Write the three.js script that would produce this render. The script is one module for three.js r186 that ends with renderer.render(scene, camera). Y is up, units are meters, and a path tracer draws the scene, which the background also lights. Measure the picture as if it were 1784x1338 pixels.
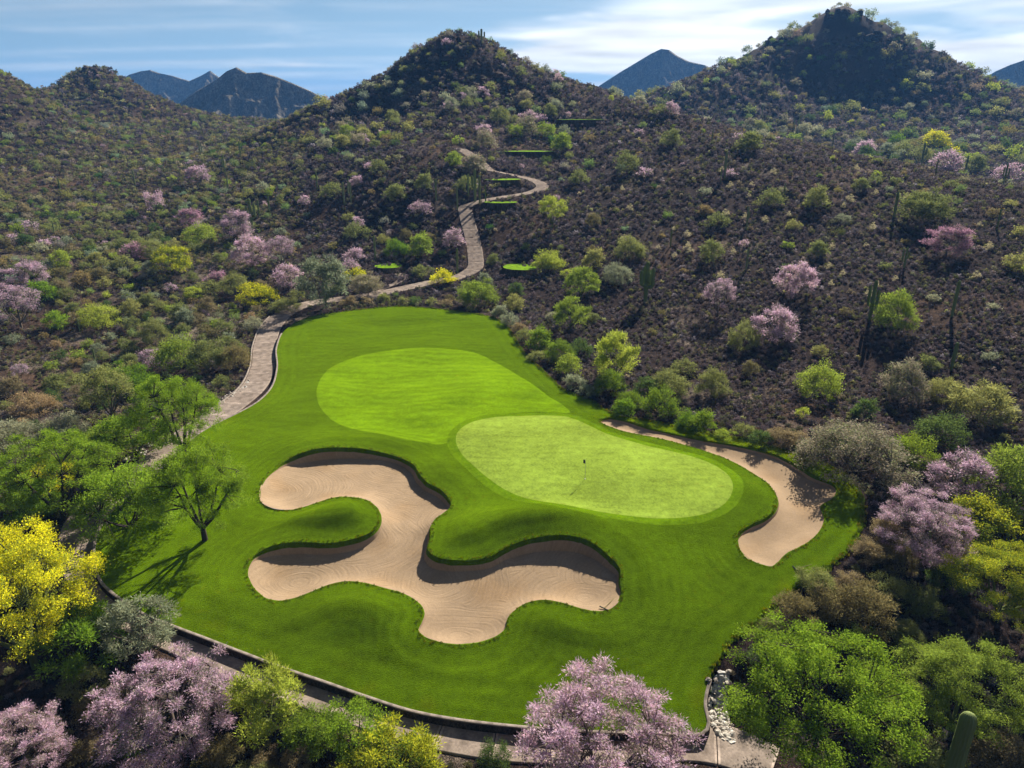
import * as THREE from 'three';
import { mergeGeometries } from 'three/addons/utils/BufferGeometryUtils.js';

// ------------------------------------------------------------------ camera, sky, sun, exposure
const PW = 1784, PH = 1338, FOV = 56, CAM_Y = 33, PITCH = 21.2 * Math.PI / 180;
const scene = new THREE.Scene();
const camera = new THREE.PerspectiveCamera(FOV, 4 / 3, 0.5, 12000);
camera.position.set(0, CAM_Y, 0);
camera.rotation.set(-PITCH, 0, 0);
scene.add(camera);
const renderer = new THREE.WebGLRenderer({ antialias: true });
renderer.toneMapping = THREE.LinearToneMapping;
renderer.toneMappingExposure = 2.35;
renderer.shadowMap.enabled = true;
const SUN_AZ = 21 * Math.PI / 180, SUN_EL = 28.5 * Math.PI / 180;
const sunDir = new THREE.Vector3(Math.sin(SUN_AZ) * Math.cos(SUN_EL), Math.sin(SUN_EL), -Math.cos(SUN_AZ) * Math.cos(SUN_EL));
const sun = new THREE.DirectionalLight(new THREE.Color().setRGB(1, 0.93, 0.82), 5);
sun.position.copy(sunDir).multiplyScalar(600); sun.target.position.set(0, 0, -120);
sun.castShadow = true; sun.shadow.mapSize.set(4096, 4096);
Object.assign(sun.shadow.camera, { left: -420, right: 420, top: 420, bottom: -420, near: 10, far: 1600 });
scene.add(sun, sun.target);

// ------------------------------------------------------------------ small maths
function mulberry(a) { return () => { a |= 0; a = a + 0x6D2B79F5 | 0; let t = Math.imul(a ^ a >>> 15, 1 | a); t = t + Math.imul(t ^ t >>> 7, 61 | t) ^ t; return ((t ^ t >>> 14) >>> 0) / 4294967296; }; }
const hash = (i, j, s) => { let h = Math.imul(i, 374761393) + Math.imul(j, 668265263) + Math.imul(s, 1274126177) | 0; h = Math.imul(h ^ h >>> 13, 1274126177); return ((h ^ h >>> 16) >>> 0) / 4294967296; };
const GCX = new Float64Array(256), GCY = new Float64Array(256); for (let i = 0; i < 256; i++) { GCX[i] = Math.cos(i / 256 * 6.2832) * 1.45; GCY[i] = Math.sin(i / 256 * 6.2832) * 1.45; }
const gi = (i, j, s) => { let h = Math.imul(i, 374761393) + Math.imul(j, 668265263) + Math.imul(s, 1274126177) | 0; h = Math.imul(h ^ h >>> 13, 1274126177); return (h ^ h >>> 16) & 255; };
function noise(x, y, s = 0) {                                    // -1 .. 1
  const i = Math.floor(x), j = Math.floor(y), fx = x - i, fy = y - j, a = fx * fx * fx * (fx * (fx * 6 - 15) + 10), b = fy * fy * fy * (fy * (fy * 6 - 15) + 10);
  const h0 = gi(i, j, s), h1 = gi(i + 1, j, s), h2 = gi(i, j + 1, s), h3 = gi(i + 1, j + 1, s);
  const n0 = GCX[h0] * fx + GCY[h0] * fy, n1 = GCX[h1] * (fx - 1) + GCY[h1] * fy, n2 = GCX[h2] * fx + GCY[h2] * (fy - 1), n3 = GCX[h3] * (fx - 1) + GCY[h3] * (fy - 1);
  return (n0 + (n1 - n0) * a) * (1 - b) + (n2 + (n3 - n2) * a) * b;
}
function fbm(x, y, o = 4, s = 0) { let v = 0, a = 0.5, f = 1; for (let k = 0; k < o; k++) { v += a * noise(x * f, y * f, s + k * 17); a *= 0.5; f *= 2.03; } return v; }
const clamp = (x, a, b) => x < a ? a : x > b ? b : x, lerp = (a, b, t) => a + (b - a) * t;
const sstep = (a, b, x) => { const t = clamp((x - a) / (b - a), 0, 1); return t * t * (3 - 2 * t); };
const FPX = PH / 2 / Math.tan(FOV * Math.PI / 360), CP = Math.cos(PITCH), SP = Math.sin(PITCH);
const ray = (px, py) => { const u = (px - PW / 2) / FPX, v = (PH / 2 - py) / FPX; return [u, v * CP - SP, CP + v * SP]; };   // x, y, forward, per metre of depth
const atD = (px, py, d) => { const r = ray(px, py), t = d / r[2]; return [r[0] * t, CAM_Y + r[1] * t, -d]; };
const atY = (px, py, h) => { const r = ray(px, py), t = (h - CAM_Y) / r[1]; return [r[0] * t, h, -r[2] * t]; };

// ------------------------------------------------------------------ sky (air and cloud only)
{
  const CS = 23.1, CB = 2.4, W = 3072, H = 1536, data = new Float32Array(W * H * 4);
  for (let j = 0; j < H; j++) {
    const el = ((j + 0.5) / H - 0.5) * Math.PI, se = Math.sin(el), ce = Math.cos(el);
    for (let i = 0; i < W; i++) {
      const az = ((i + 0.5) / W - 0.5) * 2 * Math.PI, dx = Math.cos(az) * ce, dz = Math.sin(az) * ce;
      const c = dx * sunDir.x + se * sunDir.y + dz * sunDir.z, up = Math.max(se, 0);
      const k = Math.pow(1 - up, 9), k2 = Math.pow(1 - up, 4.5);
      let r = lerp(0.009, 0.175, k2), g = lerp(0.026, 0.345, k2), b = lerp(0.08, 0.50, k2);
      r = lerp(r, 0.235, k * 0.7); g = lerp(g, 0.315, k * 0.7); b = lerp(b, 0.39, k * 0.7);
      const toSun = 0.24 + 0.76 * Math.pow((1 + c) / 2, 1.6);                                  // hazy air is brightest on the sun's side
      r *= toSun; g *= toSun; b *= toSun;
      const gl = Math.pow(Math.max(c, 0), 7) * 0.16 + Math.pow(Math.max(c, 0), 60) * 0.4;     // forward scattering round the sun
      r += gl * 0.62; g += gl * 0.6; b += gl * 0.55;
      if (se > -0.05) {                                         // thin cloud sheet at 1 unit height, seen in perspective
        const h = Math.max(se, 0) + 0.055, qx = dx / h, qz = dz / h;
        const w = fbm(qx * 0.35 + 3, qz * 0.35, 2, 5) * 1.2;
        let m = fbm(qx * 0.2 + w * 0.5 + CS, qz * 0.3 + w * 0.4 + 2.1, 6, 31) * 1.25 + 0.02;
        const big = noise(qx * 0.085 + CB, qz * 0.085 + 1.7, 77);
        m += big * 0.3 + clamp(dx * 1.9 - 0.02, -0.42, 0.34);                 // a bank of cloud to one side, clear air to the other
        const cov = sstep(0.0, 0.42, m) * 0.95 * lerp(1, 0.15, sstep(0.14, 0.45, se)), wisp = sstep(0.0, 0.7, fbm(qx * 0.16 + w, qz * 0.9 + 7, 5, 57) + 0.14) * 0.45;
        const a = clamp(cov + wisp, 0, 0.95) * sstep(-0.03, 0.03, se + 0.02);
        const sh = 0.9 + 0.42 * fbm(qx * 0.8, qz * 1.3, 4, 91), lit = 1 + gl * 0.9;
        const cl = 0.57 * sh * lit * toSun; r = lerp(r, cl * 0.97, a); g = lerp(g, cl, a); b = lerp(b, cl * 1.03, a);
      }
      if (se < -0.02) { const t = sstep(-0.02, -0.12, se); r = lerp(r, 0.2, t); g = lerp(g, 0.18, t); b = lerp(b, 0.16, t); }
      const o = (j * W + i) * 4; data[o] = r; data[o + 1] = g; data[o + 2] = b; data[o + 3] = 1;
    }
  }
  const sky = new THREE.DataTexture(data, W, H, THREE.RGBAFormat, THREE.FloatType);
  sky.mapping = THREE.EquirectangularReflectionMapping; sky.magFilter = sky.minFilter = THREE.LinearFilter; sky.needsUpdate = true;
  scene.background = sky; scene.environment = sky;
}
scene.fog = new THREE.FogExp2(new THREE.Color().setRGB(0.16, 0.44, 1.0), 0.00019);

const matte = (o) => new THREE.MeshPhysicalMaterial({ specularIntensity: 0.05, ...o });
// ------------------------------------------------------------------ naming
const used = {};
const numbered = (n) => { const k = used[n] = (used[n] ?? -1) + 1; return k ? `${n}_${String(k).padStart(3, '0')}` : n; };
function shade(o) { o.traverse((c) => { if (c.isMesh) { c.castShadow = true; c.receiveShadow = true; } }); return o; }
function structure(name, geo, mat) { const m = new THREE.Mesh(geo, mat); m.name = numbered(name); m.userData.kind = 'structure'; scene.add(shade(m)); return m; }
function thing(name, label, category, pos = [0, 0, 0], group) { const g = new THREE.Group(); g.name = numbered(name); g.position.set(...pos); g.userData = { label, category }; if (group) g.userData.group = group; scene.add(g); return g; }
function part(name, geo, mat, parent) { const m = new THREE.Mesh(geo, mat); m.name = name; m.castShadow = m.receiveShadow = true; parent.add(m); return m; }

// ------------------------------------------------------------------ terrain control points
const T0 = (x, z) => { const d = -z; const s = (51 - d) / 4; return -0.23 * 4 * Math.log1p(Math.exp(Math.min(s, 30))) + 0.002 * Math.max(0, d - 75) - 0.02 * Math.max(0, -x - 18); };
const P = [];
const addD = (...l) => l.forEach(([px, py, d, drop]) => { const p = atD(px, py, d); P.push(p); if (drop) { const k = (d + 70) / d; P.push([p[0] * k, p[1] - drop, p[2] * k]); } });
const addH = (...l) => l.forEach(([px, py, h]) => P.push(atY(px, py, h)));
// left hills and their slopes
addD([-160, 70, 290, 18], [0, 128, 300, 16], [60, 155, 312, 14], [110, 142, 380, 16], [165, 116, 390, 22], [215, 134, 395, 18], [265, 172, 400, 12], [320, 197, 415, 8], [385, 212, 430]);
addD([0, 250, 250], [0, 400, 172], [100, 330, 215], [200, 250, 290], [100, 205, 320], [-120, 300, 210], [-150, 500, 125]);
// valley on the left
addD([470, 212, 420], [380, 262, 285], [300, 350, 205], [350, 430, 165], [450, 450, 152], [220, 450, 150], [200, 520, 130], [0, 560, 116], [100, 690, 93], [300, 560, 118], [420, 540, 122]);
// hill with the rocky top, its saddle and shoulder
addD([555, 180, 290, 14], [600, 166, 300, 18], [640, 147, 310, 20], [690, 118, 312, 24], [740, 88, 312, 26], [770, 66, 313, 28], [800, 54, 314, 30], [850, 78, 314, 26], [900, 106, 314, 22], [960, 134, 314, 18], [1020, 158, 310, 14], [1060, 168, 305, 12], [1100, 180, 282, 12], [1140, 190, 262, 14], [1200, 208, 240, 15], [1300, 236, 214, 14], [1440, 266, 194, 13], [1560, 294, 180, 12], [1640, 308, 172, 11], [1784, 332, 156, 9], [1950, 350, 146, 8]);
addD([800, 120, 288], [790, 200, 250], [720, 160, 278], [700, 300, 188], [600, 250, 238], [640, 205, 270], [500, 300, 215], [540, 380, 176], [900, 200, 262], [1000, 250, 228], [910, 270, 220], [960, 330, 186], [880, 345, 176], [810, 355, 172], [700, 400, 164], [780, 250, 212]);
addD([700, 492, 137], [830, 465, 147], [950, 440, 148], [1000, 500, 128], [1100, 400, 152], [1100, 300, 188], [1300, 350, 160], [1500, 400, 140], [1700, 450, 122], [1784, 560, 98], [1950, 560, 94], [1500, 550, 104], [1250, 600, 99], [1650, 700, 81], [1450, 680, 85], [1100, 560, 112]);
// the tall hill behind the shoulder
addD([1130, 184, 430], [1200, 148, 440, 10], [1260, 118, 460, 14], [1320, 92, 470, 18], [1350, 66, 486, 22], [1400, 46, 494, 28], [1440, 20, 500, 34], [1462, 11, 500, 36], [1490, 16, 500, 34], [1520, 40, 498, 28], [1560, 52, 492, 24], [1605, 82, 484, 20], [1650, 102, 470, 18], [1700, 130, 470, 16], [1745, 156, 470, 14], [1800, 172, 470, 12], [1880, 205, 470, 10]);
addD([1462, 160, 440], [1500, 232, 372], [1300, 190, 400], [1650, 205, 400], [1700, 278, 312], [1790, 296, 282], [1560, 262, 315]);
P.push([60, 12, -345], [110, 9, -300], [140, 9, -265]);
// low ground close by
addH([1600, 900, -0.8], [1600, 1010, -1.8], [1800, 1000, -1.6], [1500, 1180, -4.2], [1500, 1320, -6.8], [1760, 1300, -5.4], [1790, 800, -0.6], [100, 1180, -4.5], [-60, 1000, -2.6], [90, 850, -1.2], [300, 1320, -7], [800, 1380, -7.6], [1100, 1380, -7.4], [1300, 1350, -7.1]);
for (const [x, d] of [[-20, 100], [0, 110], [15, 100], [0, 80], [-20, 80], [20, 75], [-20, 60], [0, 58], [20, 55], [-15, 42], [5, 42], [18, 40], [-28, 70], [36, 62], [-34, 90], [-5, 124], [30, 86], [-25, 34], [0, 32]]) P.push([x, T0(x, -d) - 0.35, -d]);
P.push([-260, 10, -60], [260, 12, -60], [-150, 0, 30], [150, 0, 30], [0, -8, 20], [-60, -5, -10], [60, -5, -10], [-90, -1, -50], [90, -1, -50], [-400, 40, -260], [400, 30, -200], [-300, 25, -500], [0, 18, -560], [350, 20, -640], [150, 15, -640], [-120, 20, -640], [-520, 25, -640], [640, 30, -480]);
const N = P.length, C2 = 12 * 12, wts = (() => {                 // multiquadric through all points, with a plane
  const M = N + 3, A = [];
  for (let i = 0; i < M; i++) A.push(new Float64Array(M + 1));
  for (let i = 0; i < N; i++) {
    for (let j = 0; j < N; j++) A[i][j] = Math.sqrt((P[i][0] - P[j][0]) ** 2 + (P[i][2] - P[j][2]) ** 2 + C2);
    A[i][i] += -1.5;
    A[i][N] = A[N][i] = 1; A[i][N + 1] = A[N + 1][i] = P[i][0] / 100; A[i][N + 2] = A[N + 2][i] = P[i][2] / 100; A[i][M] = P[i][1];
  }
  for (let c = 0; c < M; c++) {
    let b = c; for (let r = c + 1; r < M; r++) if (Math.abs(A[r][c]) > Math.abs(A[b][c])) b = r;
    [A[c], A[b]] = [A[b], A[c]];
    for (let r = 0; r < M; r++) if (r !== c) { const f = A[r][c] / A[c][c]; if (f) for (let k = c; k <= M; k++) A[r][k] -= f * A[c][k]; }
  }
  return A.map((r, i) => r[M] / r[i]);
})();
function rbf(x, z) { let v = wts[N] + wts[N + 1] * x / 100 + wts[N + 2] * z / 100; for (let i = 0; i < N; i++) { const a = x - P[i][0], b = z - P[i][2]; v += wts[i] * Math.sqrt(a * a + b * b + C2); } return v; }
// the smooth land on a 4 m lattice
const LX0 = -700, LZ0 = -760, LS = 4, LNX = 351, LNZ = 213, land = new Float32Array(LNX * LNZ);
for (let j = 0; j < LNZ; j++) for (let i = 0; i < LNX; i++) land[j * LNX + i] = rbf(LX0 + i * LS, LZ0 + j * LS);
function landY(x, z) {
  const X = clamp((x - LX0) / LS, 0, LNX - 1.001), Z = clamp((z - LZ0) / LS, 0, LNZ - 1.001), i = X | 0, j = Z | 0, a = X - i, b = Z - j, o = j * LNX + i;
  const y = (land[o] * (1 - a) + land[o + 1] * a) * (1 - b) + (land[o + LNX] * (1 - a) + land[o + LNX + 1] * a) * b;
  const r = Math.max(Math.abs(x), -z * 0.95);
  return lerp(y, 14, sstep(520, 700, r));
}
function march(px, py, f = landY) {                              // where the line of sight through a photograph pixel meets the land
  const r = ray(px, py); let p = 12;
  for (let t = 20; t < 900; t += 0.8 + t * 0.004) {
    if (CAM_Y + r[1] * t < f(r[0] * t, -r[2] * t)) {
      let a = p, b = t; for (let k = 0; k < 14; k++) { const m = (a + b) / 2; if (CAM_Y + r[1] * m < f(r[0] * m, -r[2] * m)) b = m; else a = m; }
      return { x: r[0] * b, z: -r[2] * b, t: b, mpp: b / FPX };
    }
    p = t;
  }
  return null;
}

// ------------------------------------------------------------------ outlines of the hole
function outline(pts, step, f = T0) {
  const c = new THREE.CatmullRomCurve3(pts.map(([px, py]) => { const m = march(px, py, f); return new THREE.Vector3(m.x, 0, m.z); }), true, 'centripetal');
  const n = Math.round(c.getLength() / step); return c.getSpacedPoints(n).slice(0, n).map((p) => [p.x, p.z]);
}
const COURSE = outline([[540, 552], [500, 572], [483, 605], [484, 640], [474, 675], [450, 700], [415, 720], [380, 737], [350, 754], [322, 778], [280, 820], [235, 855], [192, 895], [170, 935], [167, 975], [178, 1012], [215, 1045], [255, 1070], [300, 1088], [350, 1107], [420, 1134], [500, 1164], [560, 1184], [640, 1212], [720, 1237], [800, 1252], [885, 1262], [980, 1270], [1080, 1274], [1160, 1275], [1222, 1276], [1232, 1262], [1226, 1225], [1240, 1172], [1270, 1125], [1325, 1080], [1362, 1047], [1400, 1018], [1450, 985], [1490, 945], [1506, 900], [1498, 858], [1465, 822], [1415, 798], [1365, 783], [1310, 768], [1240, 754], [1180, 742], [1130, 732], [1080, 724], [1052, 713], [1036, 700], [985, 680], [962, 660], [936, 636], [915, 616], [904, 600], [892, 580], [880, 566], [860, 553], [830, 547], [790, 541], [740, 536], [690, 534], [640, 538], [590, 544]], 0.5);
const GREEN = outline([[795, 775], [798, 755], [818, 739], [855, 730], [900, 726], [945, 725], [985, 729], [1020, 741], [1060, 758], [1110, 774], [1160, 787], [1210, 800], [1245, 814], [1268, 834], [1276, 858], [1266, 880], [1240, 896], [1200, 906], [1150, 910], [1100, 909], [1050, 905], [1000, 897], [950, 886], [910, 872], [870, 850], [835, 825], [810, 800]], 0.6);
const APPROACH = outline([[552, 690], [559, 662], [578, 641], [610, 626], [660, 616], [720, 611], [780, 611], [828, 615], [862, 628], [892, 649], [922, 669], [952, 689], [980, 706], [993, 722], [975, 721], [940, 717], [890, 721], [838, 735], [805, 752], [790, 768], [768, 775], [740, 771], [700, 766], [650, 757], [610, 746], [578, 730], [560, 712]], 0.6);
const BUNKER1 = outline([[452, 862], [457, 842], [475, 822], [505, 803], [540, 794], [580, 789], [620, 788], [660, 791], [695, 799], [720, 813], [731, 831], [746, 846], [766, 856], [781, 870], [786, 881], [776, 893], [760, 905], [751, 920], [750, 942], [745, 962], [760, 976], [800, 981], [850, 976], [882, 961], [916, 950], [960, 945], [1000, 946], [1032, 956], [1060, 975], [1080, 995], [1080, 1015], [1083, 1036], [1073, 1055], [1052, 1066], [1035, 1067], [1008, 1062], [980, 1055], [950, 1050], [920, 1053], [900, 1064], [886, 1081], [880, 1100], [860, 1113], [830, 1121], [795, 1125], [763, 1121], [738, 1113], [727, 1102], [733, 1085], [737, 1066], [724, 1050], [700, 1038], [670, 1030], [638, 1022], [602, 1018], [570, 1023], [540, 1035], [510, 1046], [482, 1050], [456, 1041], [438, 1022], [430, 1000], [436, 980], [458, 962], [490, 953], [530, 951], [572, 952], [612, 946], [640, 936], [656, 925], [663, 909], [658, 890], [643, 875], [620, 868], [590, 867], [560, 875], [530, 885], [500, 889], [472, 885], [456, 876]], 0.3);
const BUNKER2 = outline([[1045, 736], [1060, 730], [1090, 734], [1130, 746], [1180, 758], [1230, 768], [1290, 779], [1350, 794], [1390, 815], [1420, 834], [1450, 845], [1459, 856], [1450, 870], [1432, 882], [1438, 905], [1426, 930], [1400, 951], [1372, 965], [1357, 980], [1345, 988], [1325, 983], [1300, 970], [1285, 950], [1285, 936], [1302, 920], [1332, 906], [1350, 890], [1353, 870], [1340, 850], [1312, 830], [1280, 809], [1240, 791], [1190, 775], [1130, 760], [1080, 749]], 0.3);
function makeSdf(poly) {                                         // signed distance (inside negative) and the way out
  const n = poly.length; let bx0 = 1e9, bx1 = -1e9, bz0 = 1e9, bz1 = -1e9;
  for (const [x, z] of poly) { bx0 = Math.min(bx0, x); bx1 = Math.max(bx1, x); bz0 = Math.min(bz0, z); bz1 = Math.max(bz1, z); }
  const f = (x, z) => {
    const ox = Math.max(bx0 - x, x - bx1, 0), oz = Math.max(bz0 - z, z - bz1, 0);
    if (ox + oz > 14) { f.nx = f.nz = 0; return Math.hypot(ox, oz) + 1; }
    let best = 1e18, inside = false, qx = 0, qz = 0;
    for (let i = 0, j = n - 1; i < n; j = i++) {
      const ax = poly[j][0], az = poly[j][1], ex = poly[i][0] - ax, ez = poly[i][1] - az, t = clamp(((x - ax) * ex + (z - az) * ez) / (ex * ex + ez * ez), 0, 1);
      const cx = ax + ex * t, cz = az + ez * t, dd = (x - cx) ** 2 + (z - cz) ** 2; if (dd < best) { best = dd; qx = cx; qz = cz; }
      if ((poly[i][1] > z) !== (az > z) && x < ex * (z - az) / ez + ax) inside = !inside;
    }
    const s = Math.sqrt(best) || 1e-6, k = inside ? -1 : 1; f.nx = k * (x - qx) / s; f.nz = k * (z - qz) / s; return k * s;
  };
  return f;
}
const sdfC = makeSdf(COURSE), sdfG = makeSdf(GREEN), sdfA = makeSdf(APPROACH), sdfB1 = makeSdf(BUNKER1), sdfB2 = makeSdf(BUNKER2);

// ------------------------------------------------------------------ cart path centre line
const pathPx = [[1340, 1385], [1275, 1345], [1200, 1326], [1100, 1326], [1000, 1324], [900, 1318], [840, 1310], [760, 1294], [690, 1273], [620, 1248], [550, 1221], [480, 1195], [410, 1166], [350, 1139], [290, 1112], [230, 1082], [180, 1045], [152, 1000], [142, 962], [146, 928], [166, 890], [206, 850], [255, 812], [310, 772], [358, 738], [404, 706], [440, 675], [458, 640], [462, 603], [476, 565], [502, 542], [540, 528], [590, 521], [645, 514], [700, 503], [750, 492], [795, 484], [826, 468], [828, 446], [822, 412], [813, 378], [812, 358], [836, 350], [884, 342], [930, 334], [945, 325], [930, 314], [890, 304], [852, 296], [834, 281], [814, 266], [790, 253]];
const pathCurve = new THREE.CatmullRomCurve3(pathPx.map(([px, py]) => { const m = march(px, py); return new THREE.Vector3(m.x, 0, m.z); }), false, 'centripetal');
const PATH_L = pathCurve.getLength(), pathN = Math.round(PATH_L / 0.7), pathPts = pathCurve.getSpacedPoints(pathN).map((p) => [p.x, p.z]);
let pathYs = pathPts.map(([x, z]) => { const s = sdfC(x, z); return s < 8 && z > -112 ? lerp(T0(x, z) - 0.5, landY(x, z), sstep(4, 8, s)) : landY(x, z); });
for (let k = 0; k < 40; k++) pathYs = pathYs.map((y, i) => i && i < pathN ? (pathYs[i - 1] + y * 2 + pathYs[i + 1]) / 4 : y);
const PATH_W = 3.3, pb = new Map();
pathPts.forEach(([x, z], i) => { for (let a = -1; a <= 1; a++) for (let b = -1; b <= 1; b++) { const k = ((x / 8 | 0) + a) * 10007 + (z / 8 | 0) + b; if (!pb.has(k)) pb.set(k, []); pb.get(k).push(i); } });
const nearPath = { d: 99, y: 0, i: 0 };
function toPath(x, z) {
  nearPath.d = 99; const l = pb.get((x / 8 | 0) * 10007 + (z / 8 | 0)); if (!l) return nearPath;
  let best = 1e9; for (const i of l) { const dd = (pathPts[i][0] - x) ** 2 + (pathPts[i][1] - z) ** 2; if (dd < best) { best = dd; nearPath.i = i; } }
  nearPath.d = Math.sqrt(best); nearPath.y = pathYs[nearPath.i]; return nearPath;
}
function roughness(x, z, y) { const far = sstep(60, 240, Math.hypot(x, z)); return fbm(x / 7, z / 7, 3, 3) * 0.35 + fbm(x / 26, z / 26, 4, 8) * 2.6 * far * sstep(4, 24, y) + Math.abs(fbm(x / 15, z / 15, 3, 21)) * 5 * sstep(34, 60, y); }
function groundY(x, z) {
  const l = landY(x, z); let y = l + roughness(x, z, l);
  const s = sdfC(x, z);
  if (s < 7) y = lerp(T0(x, z) - 0.12 - (toPath(x, z).d < 6 ? 0.42 * sstep(6, 3.5, nearPath.d) : 0), y, sstep(0.6, 7, s));
  if (toPath(x, z).d < 5) y = lerp(nearPath.y - 0.1, y, sstep(1.9, 4.8, nearPath.d));
  return y;
}

// ------------------------------------------------------------------ textures
function grey(w, h, f, srgb = true) {
  const d = new Uint8Array(w * h * 4);
  for (let j = 0; j < h; j++) for (let i = 0; i < w; i++) { const v = f(i, j), o = (j * w + i) * 4; if (v.length) { d[o] = clamp(v[0], 0, 1) * 255; d[o + 1] = clamp(v[1], 0, 1) * 255; d[o + 2] = clamp(v[2], 0, 1) * 255; } else d[o] = d[o + 1] = d[o + 2] = clamp(v, 0, 1) * 255; d[o + 3] = 255; }
  const t = new THREE.DataTexture(d, w, h); t.wrapS = t.wrapT = THREE.RepeatWrapping; t.magFilter = THREE.LinearFilter; t.minFilter = THREE.LinearMipmapLinearFilter; t.generateMipmaps = true; if (srgb) t.colorSpace = THREE.SRGBColorSpace; t.needsUpdate = true; return t;
}
function tileNoise(w, per, seed) { return (i, j) => { const x = i / w * per, y = j / w * per, i0 = Math.floor(x), j0 = Math.floor(y), a = x - i0, b = y - j0, s = (t) => t * t * (3 - 2 * t), g = (p, q) => hash((p % per + per) % per, (q % per + per) % per, seed); return lerp(lerp(g(i0, j0), g(i0 + 1, j0), s(a)), lerp(g(i0, j0 + 1), g(i0 + 1, j0 + 1), s(a)), s(b)); }; }
const n8 = tileNoise(512, 8, 1), n32 = tileNoise(512, 32, 2), n96 = tileNoise(512, 96, 3), n200 = tileNoise(512, 200, 4);
const gravelTex = grey(512, 512, (i, j) => { const v = 0.62 + (n8(i, j) - 0.5) * 0.22 + (n32(i, j) - 0.5) * 0.3 + (n96(i, j) - 0.5) * 0.4 + (n200(i, j) - 0.5) * 0.45, p = n96(j, i) > 0.86 ? 0.25 : 0; return [v + p, v * 0.98 + p, v * 0.95 + p]; });
const gravelBump = grey(512, 512, (i, j) => n32(i, j) * 0.4 + n96(i, j) * 0.4 + n200(i, j) * 0.2, false);
const grassBump = grey(512, 512, (i, j) => n96(i, j) * 0.45 + n200(j, i) * 0.55, false);
const concreteTex = grey(512, 512, (i, j) => { const v = 0.8 + (n8(i, j) - 0.5) * 0.2 + (n32(i, j) - 0.5) * 0.14 + (n200(i, j) - 0.5) * 0.14; return [v, v, v]; });

// ------------------------------------------------------------------ fine lattice over the hole
const GX0 = -46, GX1 = 44, GZ0 = -136, GZ1 = -22, GS = 0.36, GNX = Math.round((GX1 - GX0) / GS) + 1, GNZ = Math.round((GZ1 - GZ0) / GS) + 1, GN = GNX * GNZ;
const F = { c: new Float32Array(GN), g: new Float32Array(GN), a: new Float32Array(GN), b: new Float32Array(GN), turf: new Float32Array(GN), sand: new Float32Array(GN), soil: new Float32Array(GN) };
const mounds = [[560, 908, 4.2, 2.3, 0.75], [620, 900, 3.0, 2.4, 0.55], [860, 930, 5.5, 3.0, 0.85], [960, 915, 5.5, 2.5, 0.5], [640, 772, 9, 3, 0.45], [760, 835, 3.5, 4, 0.5], [640, 1062, 4.5, 2.2, 0.5], [985, 1078, 4, 2.2, 0.5], [1330, 880, 2.2, 3.0, 0.5], [1380, 790, 6, 2, 0.15], [420, 1010, 2.5, 4, 0.25], [1110, 985, 2.5, 4, 0.3]].map(([px, py, rx, rz, h]) => { const m = march(px, py, T0); return [m.x, m.z, rx, rz, h]; });
const lift = new Float32Array(GN), rise = new Float32Array(GN);
for (let j = 0; j < GNZ; j++) for (let i = 0; i < GNX; i++) {
  const o = j * GNX + i, x = GX0 + i * GS, z = GZ0 + j * GS;
  F.c[o] = sdfC(x, z); F.g[o] = sdfG(x, z); F.a[o] = sdfA(x, z);
  const s1 = sdfB1(x, z), s2 = sdfB2(x, z), f = s1 < s2 ? sdfB1 : sdfB2, s = Math.min(s1, s2); F.b[o] = s;
  const high = sstep(-0.25, 0.7, f.nx * 0.36 - f.nz * 0.93);                // 1 where the bunker was cut deep into the bank
  lift[o] = (s2 < s1 ? 0.08 : 0.26) * high * Math.exp(-((Math.max(s, 0) / 2.6) ** 2)) + 0.06 * Math.exp(-Math.max(s, 0));
  rise[o] = (s2 < s1 ? lerp(0.8, 0.62, high) : lerp(0.92, 0.28, high)) * Math.exp(-Math.max(-s, 0) / lerp(0.85, 1.5, high));
}
function blur(a, r, n) { const t = new Float32Array(GN); for (let k = 0; k < n; k++) { for (let j = 0; j < GNZ; j++) for (let i = 0; i < GNX; i++) { let v = 0; for (let q = -r; q <= r; q++) v += a[j * GNX + clamp(i + q, 0, GNX - 1)]; t[j * GNX + i] = v / (2 * r + 1); } for (let j = 0; j < GNZ; j++) for (let i = 0; i < GNX; i++) { let v = 0; for (let q = -r; q <= r; q++) v += t[clamp(j + q, 0, GNZ - 1) * GNX + i]; a[j * GNX + i] = v / (2 * r + 1); } } }
blur(lift, 2, 3); blur(rise, 1, 3);
for (let j = 0; j < GNZ; j++) for (let i = 0; i < GNX; i++) {
  const o = j * GNX + i, x = GX0 + i * GS, z = GZ0 + j * GS, t0 = T0(x, z); let m = lift[o];
  for (const q of mounds) { const e = ((x - q[0]) / q[2]) ** 2 + ((z - q[1]) / q[3]) ** 2; if (e < 7) m += q[4] * 1.25 * Math.exp(-e) * (1 - 0.8 * Math.exp(-((Math.max(F.b[o], 0) / 1.5) ** 2))); }
  const onGreen = sstep(1.5, -1.5, F.g[o]), edge = sstep(-0.3, -5, F.c[o]);
  const und = (fbm(x / 15, z / 13, 2, 40) * 0.8 + fbm(x / 6, z / 4.2, 2, 44) * 0.2) * edge * (1 - onGreen * 0.75) + 0.22 * sstep(6, -1, F.g[o]) + 0.032 * Math.sin(F.b[o] * 3.4 + noise(x / 4, z / 4, 47)) * sstep(6.5, 1.5, F.b[o]) * sstep(0, 1.2, F.b[o]) * (1 - onGreen) + 0.025 * Math.sin(F.c[o] * 3.4 + noise(x / 5, z / 5, 48)) * sstep(-7, -2, F.c[o]) * edge;
  F.turf[o] = t0 + m * sstep(0.5, -2.5, F.c[o]) + und;
  F.sand[o] = t0 + 0.12 - 0.85 + rise[o] + fbm(x / 4, z / 4, 2, 61) * 0.14;
  F.soil[o] = groundY(x, z);
}
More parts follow.
